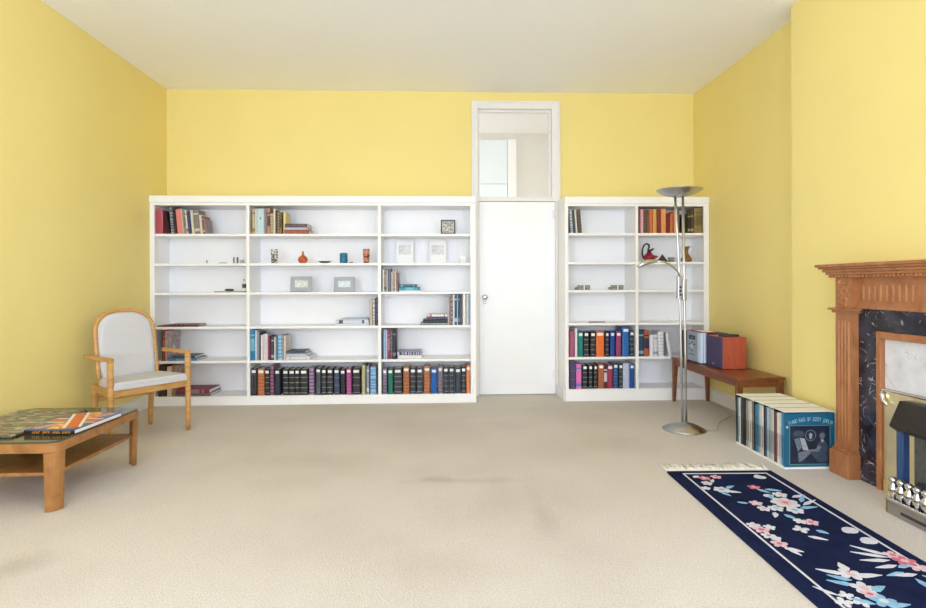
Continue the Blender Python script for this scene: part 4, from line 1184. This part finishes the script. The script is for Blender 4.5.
# ================================================================= RECORDS in white cartons
RX0, RX1, RY0 = 2.082, 2.395, 3.268
CW = .1115
M_CART = mat('white_cardboard', (240, 238, 230), .7, vary=.02)
REC = [[(60, 122, 158), (206, 208, 206), (70, 66, 70), (44, 46, 52)], [(150, 146, 148), (196, 190, 180), (214, 206, 196), (120, 110, 108)], [(66, 122, 162), (92, 150, 178), (204, 196, 190), (226, 220, 212)],
       [(62, 84, 110), (184, 196, 204), (148, 176, 190), (190, 182, 174), (214, 208, 198)], [(112, 58, 66), (224, 220, 216), (206, 200, 200), (60, 140, 180)]]
CN = ['farthest', 'second farthest', 'middle', 'second nearest', 'nearest']
for i in range(5):
    y1 = RY0 + CW * (5 - i) - .001; y0 = y1 - CW + .002
    t = thing('record_box', 'white cardboard record carton, %s of five, in front of the bench' % (CN[i] + (' to camera' if i in (0, 4) else '')), 'box', ((RX0 + RX1) / 2, (y0 + y1) / 2, 0), 0, 'white record cartons in a row')
    ox, oy = (RX0 + RX1) / 2, (y0 + y1) / 2
    hw, hd = (RX1 - RX0) / 2, (y1 - y0) / 2
    obj('carton_top', B(M_CART).box(-hw - .004, hw, -hd + .0012, hd - .004, .3465, .351), t)
    obj('carton_base', B(M_CART).box(-hw - .004, hw, -hd, hd, .001, .014), t)
    obj('gap_shade_card', B(M_BLACK).box(-hw - .002, hw - .0045, hd - .0036, hd - .0002, .0142, .3518), t)  # added black sheet, stands in for the shade between the carton tops
    obj('carton_back', B(M_CART).box(hw - .004, hw, -hd, hd, .0142, .3463), t)
    n = len(REC[i])
    sp = (CW - .008) / (n + (1 if i == 4 else 0))
    for j, c in enumerate(REC[i]):
        ya = y1 - .0042 - sp * j
        yb_ = ya - sp + .0012
        m = mat('record_sleeve', c, .5, vary=.12, scale=30)
        q = obj('record', B(m).box(RX0 + random.uniform(0, .006), RX1 - .008, yb_, ya, .0145, .0145 + random.uniform(.312, .322)))
        w = {(60, 122, 158): 'blue'}.get(c)
        cols = [['blue', 'white', 'charcoal', 'black'], ['grey', 'stone', 'cream', 'brown-grey'], ['blue', 'light blue', 'beige', 'white'], ['slate blue', 'pale grey', 'grey-green', 'taupe', 'cream'], ['maroon', 'white', 'pale grey', 'blue']][i][j]
        tag(q, '%s record sleeve, %s from bench end of the %s white carton' % (cols, ORD[j + 1], CN[i]), 'record', 'records in the white cartons')
        obj('spine_title', B(mat('spine_print', tuple(int(v * .72) for v in c), .5)).box(RX0 - .0006, RX0 + .001, yb_ + sp * .3, ya - sp * .3, .06, .20), q)
# the record facing out at the near end
y1 = RY0 + .0165; y0 = RY0 - .002
TEAL = mat('teal_sleeve', (17, 98, 130), .35, vary=.06)
t = thing('record', 'teal record sleeve with dark piano picture facing the room', 'record', (RX0 + .001, y0, .0145))
sw, shh = .305, .325
obj('sleeve', B(TEAL).box(0, sw, 0, y1 - y0 - .004, 0, shh), t)
DK = patchwork('dark_print', [(18, 32, 54), (24, 40, 62), (34, 48, 70)], 14, kind='NOISE')
px0, px1, pz0, pz1 = .026, .274, .018, .25
obj('picture', B(DK).box(px0, px1, -.0008, -.0001, pz0, pz1), t)
GREEN = mat('sage_line', (120, 150, 130), .4)
b = B(GREEN)
for q in ((px0 - .003, px1 + .003, pz0 - .003, pz0), (px0 - .003, px1 + .003, pz1, pz1 + .003), (px0 - .003, px0, pz0, pz1), (px1, px1 + .003, pz0, pz1)):
    b.box(q[0], q[1], -.001, -.0001, q[2], q[3])
obj('picture_border', b, t)
# generic engraving: a seated pianist, an upright piano and a lamp in a ring
def flat(b, pts, m, y=-.0012):
    b.poly([(p[0], y, p[1]) for p in pts], m)


G1 = mat('print_grey', (104, 112, 124), .5, vary=.3, scale=90); G2 = mat('print_slate', (60, 72, 90), .5, vary=.3, scale=90); G3 = mat('print_pale', (158, 164, 168), .5, vary=.2, scale=90)
b = B(G1)
flat(b, [(.045, .205), (.06, .222), (.105, .218), (.118, .198), (.1, .186), (.055, .186)], G2)
flat(b, [(.052, .170), (.082, .178), (.098, .118), (.075, .092)], G1, -.0014)
flat(b, [(.086, .178), (.118, .172), (.142, .10), (.105, .104)], G3, -.0014)
flat(b, [(.075, .088), (.16, .108), (.17, .096), (.10, .036), (.08, .03)], G1, -.0013)
flat(b, [(.15, .09), (.2, .03), (.265, .03), (.266, .12), (.245, .158), (.222, .166), (.2, .14), (.188, .11)], G2, -.0015)
flat(b, [(.2, .135), (.19, .11), (.155, .105), (.15, .096), (.2, .09), (.222, .12)], G1, -.0016)
flat(b, [(.216, .164), (.23, .17), (.238, .158), (.226, .146)], G3, -.0017)
hd = [(.226 + .016 * math.cos(a), .19 + .022 * math.sin(a)) for a in [2 * PI * k / 16 for k in range(16)]]
flat(b, hd, G1, -.0017)
flat(b, [(.212, .195), (.214, .21), (.226, .216), (.238, .211), (.243, .196), (.238, .203), (.22, .205)], G2, -.0018)
ri = [(.154 + .034 * math.cos(a), .192 + .034 * math.sin(a)) for a in [2 * PI * k / 24 for k in range(24)]]
for k in range(24):
    a, c = ri[k], ri[(k + 1) % 24]
    f_ = lambda q: (.154 + (q[0] - .154) * .86, .192 + (q[1] - .192) * .86)
    flat(b, [a, c, f_(c), f_(a)], G1, -.0014)
flat(b, [(.148, .17), (.16, .17), (.166, .198), (.154, .208), (.144, .198)], G3, -.0014)
obj('engraving', b, t, recalc=False)
b = B(G3)
PALE = mat('pale_teal_lettering', (170, 206, 214), .5)
txt = 'PIANO RAGS BY SCOTT JOPLIN'
R_ = .36; cxm = (px0 + px1) / 2
tot = .272
for i, ch in enumerate(txt):
    if ch == ' ': continue
    s = (i + .5) / len(txt) - .5
    a = s * tot / R_
    x = cxm + .006 + R_ * math.sin(a); z = .287 - R_ * (1 - math.cos(a))
    M4 = Matrix.Translation((x, -.0004, z - .008)) @ Matrix.Rotation(PI / 2, 4, 'X') @ Matrix.Rotation(-a, 4, 'Z') @ Matrix.Diagonal((.6, 1.25, 1, 1))
    b.text(ch, .027, M4, PALE, .0003)
obj('title_lettering', b, t, recalc=False)
obj('corner_logo', B(PALE).box(.003, .015, -.0008, -.0001, .236, .25), t)

# ================================================================= RUG
GX0, GX1, GY0, GY1 = 1.338, 1.962, 1.30, 3.232
RZ = .011
RUGB = mat('navy_rug_pile', (25, 33, 68), .95, vary=.22, scale=9, bump=.5, bscale=260, spec=.1)
RW = mat('rug_white', (214, 214, 222), .95, vary=.08, scale=40, spec=.1)
RP = mat('rug_pink', (206, 118, 140), .95, vary=.15, scale=40, spec=.1)
RPP = mat('rug_pale_pink', (222, 186, 196), .95, vary=.1, scale=40, spec=.1)
RBL = mat('rug_light_blue', (140, 186, 218), .95, vary=.15, scale=40, spec=.1)
ox, oy = (GX0 + GX1) / 2, (GY0 + GY1) / 2
RGC, RGA = Vector((1.628, 2.27, 0)), -.026
RG = thing('rug', 'navy blue floral rug with white fringe on the beige carpet', 'rug', RGC, RGA)
b = B(RUGB)
b.box(GX0 - ox, GX1 - ox, GY0 - oy, GY1 - oy, .0005, RZ)
lvl = [0]


def pad(pts, m):
    """a raised sculpted shape of pile, built as a thin block on the rug"""
    lvl[0] += 1
    z1 = RZ + .0022 + .00001 * (lvl[0] % 90)
    b.prism([(p[0] - ox, p[1] - oy) for p in pts], RZ - .001, z1, m)


def ell(x, y, a, c, ang, m, n=10):
    ca, sa = math.cos(ang), math.sin(ang)
    pad([(x + a * math.cos(2 * PI * k / n) * ca - c * math.sin(2 * PI * k / n) * sa, y + a * math.cos(2 * PI * k / n) * sa + c * math.sin(2 * PI * k / n) * ca) for k in range(n)], m)


def leaf(x, y, L, wd, ang, m):
    ca, sa = math.cos(ang), math.sin(ang)
    loc = [(0, 0), (L * .3, wd * .5), (L * .65, wd * .4), (L, 0), (L * .65, -wd * .25), (L * .3, -wd * .4)]
    pad([(x + p * ca - q * sa, y + p * sa + q * ca) for p, q in loc], m)


def flower(x, y, r, m, mc, n=5, rot=0., rings=1):
    for k in range(n):
        a = rot + 2 * PI * k / n
        ell(x + r * .62 * math.cos(a), y + r * .62 * math.sin(a), r * .42, r * .34, a, m)
    ell(x, y, r * .36, r * .36, 0, mc)


def fp(px, py):
    p = W(px, py, Z=RZ + .002)
    q = Matrix.Rotation(-RGA, 3, 'Z') @ (p - RGC)
    return q.x + ox, q.y + oy


# border line
for (x0, x1, y0, y1) in ((GX0 + .074, GX0 + .083, GY0 + .07, GY1 - .045), (GX1 - .059, GX1 - .05, GY0 + .07, GY1 - .045),
                         (GX0 + .083, GX1 - .059, GY1 - .054, GY1 - .045), (GX0 + .083, GX1 - .059, GY0 + .07, GY0 + .08)):
    pad([(x0, y0), (x1, y0), (x1, y1), (x0, y1)], RW)
# corner spray
flower(*fp(704.5, 478), .034, RP, RW, 5, .3); flower(*fp(716, 476.7), .03, RPP, RP, 5, .1)
flower(*fp(707, 483), .03, RW, RPP); flower(*fp(706, 488), .024, RW, RW)
flower(*fp(721.5, 489.5), .042, RW, RBL, 6); leaf(*fp(726, 488), .07, .03, .5, RBL); leaf(*fp(727, 491), .07, .028, -.3, RW); leaf(*fp(721, 492), .06, .025, -1.1, RBL); leaf(*fp(712, 482), .05, .025, 1.0, RW)
ell(*fp(696, 476.5), .022, .014, .4, RW)
ell(*fp(760, 477), .034, .026, -.2, RW); ell(*fp(757, 475.5), .016, .014, 0, RW)
# main bouquet
flower(*fp(785, 502.5), .066, RW, RPP, 7, .2); flower(*fp(785, 502.5), .042, RPP, RP, 6, .5)
flower(*fp(776, 508), .036, RW, RBL); flower(*fp(795, 510), .04, RW, RBL, 6); flower(*fp(780, 494.5), .036, RW, RPP)
flower(*fp(756, 503), .032, RPP, RW); flower(*fp(764, 508.5), .03, RW, RPP)
flower(*fp(754, 487), .032, RP, RPP); leaf(*fp(757, 489), .07, .03, -.9, RBL); leaf(*fp(765, 489), .08, .034, -.35, RBL)
ell(*fp(768, 495.5), .024, .02, 0, RW); leaf(*fp(770, 498), .07, .03, .8, RBL); leaf(*fp(748, 503), .05, .024, 2.8, RBL); leaf(*fp(792, 497), .09, .03, .3, RW)
leaf(*fp(801, 502), .12, .028, .9, RBL); leaf(*fp(803, 505), .13, .026, .55, RW); leaf(*fp(800, 508), .1, .03, .15, RBL); leaf(*fp(784, 514), .07, .03, -1.2, RBL); leaf(*fp(775, 512), .07, .03, -2.1, RW)
flower(*fp(800, 521), .028, RW, RW); flower(*fp(811, 522), .034, RPP, RP); flower(*fp(801, 529), .036, RW, RW, 4); leaf(*fp(816, 530), .05, .03, -.8, RBL); leaf(*fp(808, 536), .075, .026, -.55, RW)
# left-hand sprays
flower(*fp(753.5, 525), .03, RW, RPP); flower(*fp(761.5, 529.5), .036, RPP, RP); flower(*fp(769.5, 527), .026, RW, RW); flower(*fp(768.5, 535.5), .03, RW, RP)
flower(*fp(779.5, 543.5), .034, RPP, RP); flower(*fp(775.5, 538), .024, RW, RW); leaf(*fp(784.5, 548), .07, .03, -.5, RW); leaf(*fp(788.5, 549), .06, .02, -1.2, RW)
# ovals near the far border
for px, py in ((850, 530), (869, 540.5)):
    x, y = fp(px, py); ell(x, y, .036, .03, .2, RW); ell(x - .02, y - .01, .02, .018, 0, RW)
# right-hand spray
flower(*fp(893, 555), .034, RPP, RP); flower(*fp(905, 561), .042, RP, RPP); flower(*fp(918, 567), .036, RPP, RW)
for px, py, L, a, m in ((888, 555, .13, 2.4, RW), (888, 557, .13, 2.75, RW), (890, 560, .12, 3.1, RW), (897, 565, .1, 3.3, RW), (898, 567, .07, .2, RBL), (904, 572, .09, 3.4, RBL), (917, 574, .1, 3.2, RW), (915, 578, .1, -1.6, RBL), (922, 575, .1, -1.0, RBL)):
    leaf(*fp(px, py), L, .026, a, m)
# near spray
flower(*fp(850, 574), .042, RW, RPP, 4, .4); leaf(*fp(846, 574), .1, .03, 2.7, RW); leaf(*fp(855, 576), .11, .034, .05, RW); leaf(*fp(849, 571), .07, .04, 1.5, RW)
leaf(*fp(852, 580), .08, .03, 2.6, RBL); leaf(*fp(855, 585), .09, .03, 2.7, RBL); flower(*fp(864, 588), .044, RW, RPP, 5); flower(*fp(870, 594), .03, RPP, RP)
leaf(*fp(872, 591), .08, .036, .4, RBL); flower(*fp(846, 595), .026, RW, RW, 4); flower(*fp(844, 602), .03, RW, RW, 4); flower(*fp(862, 602), .03, RW, RPP, 4); flower(*fp(884, 601), .042, RBL, RW, 5)
leaf(*fp(838, 595), .08, .014, 2.3, RW); leaf(*fp(890, 606), .08, .03, .1, RBL); leaf(*fp(876, 604), .08, .03, 2.6, RBL)
obj('rug_pile', b, RG)
b = B(mat('cream_fringe', (242, 238, 230), .95, vary=.06, scale=60, spec=.1))
for yy, sg in ((GY1, 1), (GY0, -1)):
    b.box(GX0 - ox + .002, GX1 - ox - .002, min(yy, yy + sg * .026) - oy, max(yy, yy + sg * .026) - oy, .001, .0095)
    n = 66
    for i in range(n):
        x = GX0 + .006 + (GX1 - GX0 - .012) * i / (n - 1) - ox
        L = random.uniform(.08, .14); dx = random.uniform(-.03, .03)
        y = yy + sg * .024 - oy
        b.tube([(x, y, .006), (x + dx * .4, y + sg * L * .4, .008 + random.uniform(0, .006)), (x + dx, y + sg * L * .75, .006 + random.uniform(0, .004)), (x + dx * 1.8, y + sg * L, .0035)], [.0045, .004, .004, .0025], 5)
fr = obj('fringe', b, RG)
fr['kind'] = 'stuff'; fr['label'] = 'cream knotted fringe'

# ================================================================= FIREPLACE
FYC = 2.43                                        # centre line of the chimney piece
FS = thing('fireplace_surround', 'carved pine chimneypiece with dark marble slips on the chimney breast', 'fireplace', (XC, FYC, 0))
# local frame: x as in the room minus XC (negative = into the room), y relative to the centre line
HWID = 3.216 - FYC                               # half width over the pilasters
PW = .13


def fl(bb):
    return bb


XP = 2.36 - XC
g = .0015
b = B(M_PINE)
b.box(2.291 - XC, -g, -HWID - .088, HWID + .088, 1.226, 1.243)
b.box(2.303 - XC, -g, -HWID - .076, HWID + .076, 1.214, 1.226)
b.box(2.318 - XC, -g, -HWID - .058, HWID + .058, 1.196, 1.214)
b.box(2.328 - XC, -g, -HWID - .044, HWID + .044, 1.180, 1.196)
n = 62
for i in range(n):                                # dentil course
    y = -HWID - .02 + (2 * HWID + .04) * i / (n - 1)
    b.box(2.334 - XC, 2.35 - XC, y - .008, y + .008, 1.166, 1.180)
b.box(2.342 - XC, -g, -HWID - .03, HWID + .03, 1.163, 1.180)
obj('mantelshelf', b, FS, bevel=.0025)


def rosette(b, cy, z0, z1, x, seed):
    """carved leaf-work on a frieze block"""
    rnd = random.Random(seed)
    zc = (z0 + z1) / 2
    for k in range(26):
        y = cy + rnd.uniform(-.046, .046); z = zc + rnd.uniform(-.066, .066); r = rnd.uniform(.008, .016)
        mx = Matrix.Translation((x, y, z)) @ Matrix.Rotation(rnd.uniform(0, PI), 4, 'X') @ Matrix.Diagonal((.6, 1.5, .8, 1))
        bmesh.ops.create_icosphere(b.bm, subdivisions=2, radius=r, matrix=mx)
    for k in range(8):
        a = 2 * PI * k / 8
        mx = Matrix.Translation((x, cy + .024 * math.cos(a), zc + .03 * math.sin(a))) @ Matrix.Rotation(a, 4, 'X') @ Matrix.Diagonal((.7, 1.6, .7, 1))
        bmesh.ops.create_icosphere(b.bm, subdivisions=2, radius=.012, matrix=mx)
    for k in range(len(b.bm.faces)):
        pass


# frieze: board, fluted panels, end blocks and centre tablet
b = B(M_PINE).box(2.392 - XC, -g, -HWID + PW, HWID - PW, .985, 1.163)
obj('frieze', b, FS, bevel=.002)
TAB = .23
for s in (-1, 1):
    ya, yb_ = TAB + .004, HWID - PW - .004
    b = B(M_PINE)
    y0, y1 = sorted((s * ya, s * yb_))
    n = 9
    # fluting: narrow upright reeds between grooves
    for i in range(n):
        y = y0 + .045 + (y1 - y0 - .09) * i / (n - 1)
        mx = Matrix.Translation((2.392 - XC, y, 0)) @ Matrix.Diagonal((.7, 1, 1, 1))
        b.lathe([(0, 1.022), (.006, 1.026), (.011, 1.034), (.011, 1.118), (.006, 1.127), (0, 1.130)], 14, mx=mx)
    b.box(2.386 - XC, 2.392 - XC, y0, y1, .985, 1.006).box(2.386 - XC, 2.392 - XC, y0, y1, 1.146, 1.163)
    obj('fluted_panel', b, FS)
for cy, w in ((HWID - PW / 2, PW), (-HWID + PW / 2, PW), (0, TAB * 2)):
    b = B(M_PINE)
    fr_x = XP if cy else 2.376 - XC
    b.box(fr_x, -g, cy - w / 2, cy + w / 2, .985, 1.163)
    if cy:
        rosette(b, cy - math.copysign(0.0, cy), .99, 1.16, fr_x, 3)
    else:
        for dy in (-.13, -.04, .05, .13):
            rosette(b, dy, .99, 1.16, fr_x, int(dy * 100) + 50)
    for f in b.bm.faces: f.smooth = len(f.verts) == 3
    obj('frieze_block' if cy else 'centre_tablet', b, FS)
for s in (-1, 1):
    yo, yi = s * HWID, s * (HWID - PW)
    y0, y1 = sorted((yo, yi))
    b = B(M_PINE)
    b.box(2.33 - XC, -g, y0 - .028, y1 + .028, .972, .984).box(2.345 - XC, -g, y0 - .014, y1 + .014, .955, .972)
    obj('capital', b, FS, bevel=.002)
    b = B(M_PINE).box(XP, -g, y0, y1, .165, .954)
    fy0, fy1 = y0 + .026, y1 - .026
    n = 4
    for i in range(n):
        y = fy0 + (fy1 - fy0) * i / (n - 1)
        mx = Matrix.Translation((XP, y, 0)) @ Matrix.Diagonal((.65, 1, 1, 1))
        b.lathe([(0, .20), (.006, .204), (.0105, .214), (.0105, .90), (.006, .912), (0, .915)], 12, mx=mx)
    obj('pilaster', b, FS)
    b = B(M_PINE).box(2.325 - XC, -g, y0 - .012, y1 + .012, .0, .142).box(2.338 - XC, -g, y0 - .007, y1 + .007, .142, .156).box(2.348 - XC, -g, y0 - .003, y1 + .003, .156, .165)
    obj('plinth_block', b, FS, bevel=.004)
MARB = marble('dark_marble', (28, 22, 28), (196, 192, 198), (58, 58, 74), 9, .014, .12, .48)
OPH = 2.943 - FYC                                 # half opening to the outside of the inner trim
b = B(MARB)
b.box(2.40 - XC, -g, OPH, HWID - PW - .001, .001, .984).box(2.40 - XC, -g, -HWID + PW + .001, -OPH, .001, .984).box(2.40 - XC, -g, -OPH, OPH, .867, .984)
obj('marble_slip', b, FS)
b = B(M_PINE)
b.box(2.385 - XC, -g, OPH - .03, OPH - .001, 0, .866).box(2.385 - XC, -g, -OPH + .001, -OPH + .03, 0, .866).box(2.385 - XC, -g, -OPH + .031, OPH - .031, .828, .866)
obj('inner_trim', b, FS, bevel=.003)
PALEM = marble('pale_marble', (208, 206, 210), (150, 146, 150), (226, 224, 226), 9, .014, .25, .5)
IW = OPH - .032
obj('back_panel', B(PALEM).box(2.412 - XC, -g, -IW, IW, .001, .826), FS)

# gas fire standing in the opening
GF = thing('gas_fire', 'inset fire with black hood, brass plate and polished basket front', 'fire', (2.411, FYC, 0))
XF = 2.411
obj('brass_plate', B(M_BRASS).box(-.012, -.0005, -IW + .004, IW - .004, .002, .545), GF)
# arched steel rim over the plate
b = B(M_CHROME)
pts = []
for i in range(25):
    t = PI - PI * i / 24
    pts.append((-.02, -IW * .99 * math.cos(t) * -1 if False else IW * .985 * math.cos(t), .552 + .006 * math.sin(t)))
b.tube(pts, .009, 10)
b.tube([(-.02, IW * .985, .548), (-.026, IW * .98, .52), (-.03, IW * .95, .492), (-.03, IW * .89, .476)], [.009, .012, .010, .005], 10)
b.tube([(-.02, -IW * .985, .548), (-.026, -IW * .98, .52), (-.03, -IW * .95, .492), (-.03, -IW * .89, .476)], [.009, .012, .010, .005], 10)
obj('arched_rim', b, GF)
YH2 = .202
# hood: splays out and down from the plate, then returns under
b = B(M_BLACK)
hv = [(-.014, .345, .522), (-.20, YH2 + .005, .431), (-.155, YH2 - .005, .385)]
top_l, out_l = [], []
sec = [(-.013, .522, .335), (-.05, .522, .33), (-.206, .436, .207), (-.206, .424, .207), (-.125, .385, .262), (-.013, .385, .30)]
L_ = [b.bm.verts.new((x, w, z)) for x, z, w in sec]; R2 = [b.bm.verts.new((x, -w, z)) for x, z, w in sec]
b.bm.faces.new(L_); b.bm.faces.new(R2[::-1])
for j in range(len(sec)):
    b.bm.faces.new((L_[j], L_[(j + 1) % len(sec)], R2[(j + 1) % len(sec)], R2[j]))
obj('hood', b, GF, bevel=.004)
for s in (-1, 1):
    obj('column', B(mat('blue_steel', (70, 98, 150), .25, .5)).box(-.10, -.06, s * .272 - .02, s * .272 + .02, .07, .384), GF, bevel=.006)
obj('fire_back', B(mat('grey_firebrick', (96, 94, 88), .9, vary=.2, scale=30)).box(-.04, -.014, -.25, .25, .07, .384), GF)
b = B(mat('black_coals', (44, 40, 42), .8, vary=.4, scale=30))
for i in range(34):
    bmesh.ops.create_icosphere(b.bm, subdivisions=1, radius=random.uniform(.022, .034), matrix=Matrix.Translation((random.uniform(-.19, -.08), random.uniform(-.15, .15), random.uniform(.10, .16))) @ Matrix.Rotation(random.random() * 3, 4, 'X'))
cz = obj('coals', b, GF)
cz['kind'] = 'stuff'
# base with drawer and rail
SATIN = mat('satin_steel', (176, 172, 168), .3, 1., vary=.05)
obj('fire_base', B(SATIN).box(-.222, -.014, -YH2, YH2, .001, .068), GF, bevel=.003)
obj('ash_drawer', B(M_DGREY).box(-.2245, -.2215, -.12, .12, .022, .036), GF)
obj('front_rail', B(M_CHROME).box(-.232, -.19, -YH2 - .006, YH2 + .006, .069, .083), GF, bevel=.004)
for s in (-1, 1):
    pts = [(-.014, s * (IW - .01)), (-.02, s * (IW - .01)), (-.225, s * (YH2 + .004)), (-.2, s * (YH2 + .003)), (-.014, s * (YH2 + .003))]
    obj('splayed_side', B(M_BRASS).prism(pts, .001, .066), GF)
nb = 9
for i in range(nb):
    y = -.185 + .37 * i / (nb - 1)
    mx = Matrix.Translation((-.205, y, 0))
    obj('baluster', B(M_CHROME).lathe([(0, .0835), (.010, .0835), (.012, .088), (.021, .105), (.023, .12), (.019, .138), (.011, .15), (.012, .156), (.019, .164), (.019, .172), (.012, .180), (0, .184)], 18, mx=mx), GF)
obj('top_rail', B(M_CHROME).tube([(-.185, -.2, .155), (-.185, .2, .155)], .007, 10), GF)

# ================================================================= LIGHT
wd = bpy.data.worlds.new('sky'); S.world = wd; wd.use_nodes = True
bg = wd.node_tree.nodes['Background']
bg.inputs['Color'].default_value = (.78, .86, 1.0, 1); bg.inputs['Strength'].default_value = 2.0


def area(name, loc, rot, sx, sy, power, col):
    l = bpy.data.lights.new(name, 'AREA'); l.shape = 'RECTANGLE'; l.size, l.size_y = sx, sy; l.energy = power; l.color = col
    o = bpy.data.objects.new(name, l); C.objects.link(o); o.location = loc; o.rotation_euler = rot
    return o


DAY = (.73, .85, 1.08)
for (x0, x1), pw in zip(WN, (120, 100, 78)):
    area('window_and_fill_light', ((x0 + x1) / 2, YW - .42, (WZ0 + WZ1) / 2 - .1), (PI / 2 + .22, 0, 0), x1 - x0, WZ1 - WZ0, pw * 1.15, DAY)
area('window_and_fill_light', (XL - .2, (LW0 + LW1) / 2, (LZ0 + LZ1) / 2), (PI / 2, 0, -PI / 2), LW1 - LW0, LZ1 - LZ0, 195, DAY)  # fill light at the added left window, for the chimney breast
area('window_and_fill_light', (XR + .2, (LW0 + LW1) / 2, (LZ0 + LZ1) / 2), (PI / 2, 0, PI / 2), LW1 - LW0, LZ1 - LZ0, 195, DAY)  # fill light at the added right window, for the left wall
area('hall_fill_light', (-1.5, 6.4, 1.9), (PI / 2, 0, -PI / 2), .9, 1.4, 46, (.80, .90, 1.05))  # fill light added to brighten the hall, no window behind it
area('hall_fill_light', (2.8, 6.4, 1.9), (PI / 2, 0, PI / 2), .9, 1.4, 17, (.80, .90, 1.05))  # weaker added fill from the other side of the hall

# ================================================================= CAMERA
cam = bpy.data.cameras.new('camera'); co = bpy.data.objects.new('camera', cam); C.objects.link(co)
cam.sensor_fit = 'HORIZONTAL'; cam.sensor_width = 36; cam.lens = F / 926 * 36
cam.shift_y = (YH - 304) / 926
cam.clip_start = .05
co.matrix_world = Matrix.Translation((0, 0, HC)) @ Matrix.Rotation(-YAW, 4, 'Z') @ Matrix.Rotation(PI / 2, 4, 'X') @ Matrix.Rotation(ROLL, 4, 'Z')
S.camera = co
S.view_settings.view_transform = 'Standard'; S.view_settings.look = 'None'; S.view_settings.gamma = 1
S.view_settings.use_curve_mapping = False
S.view_settings.exposure = -.17
S.cycles.max_bounces = 10; S.cycles.diffuse_bounces = 6
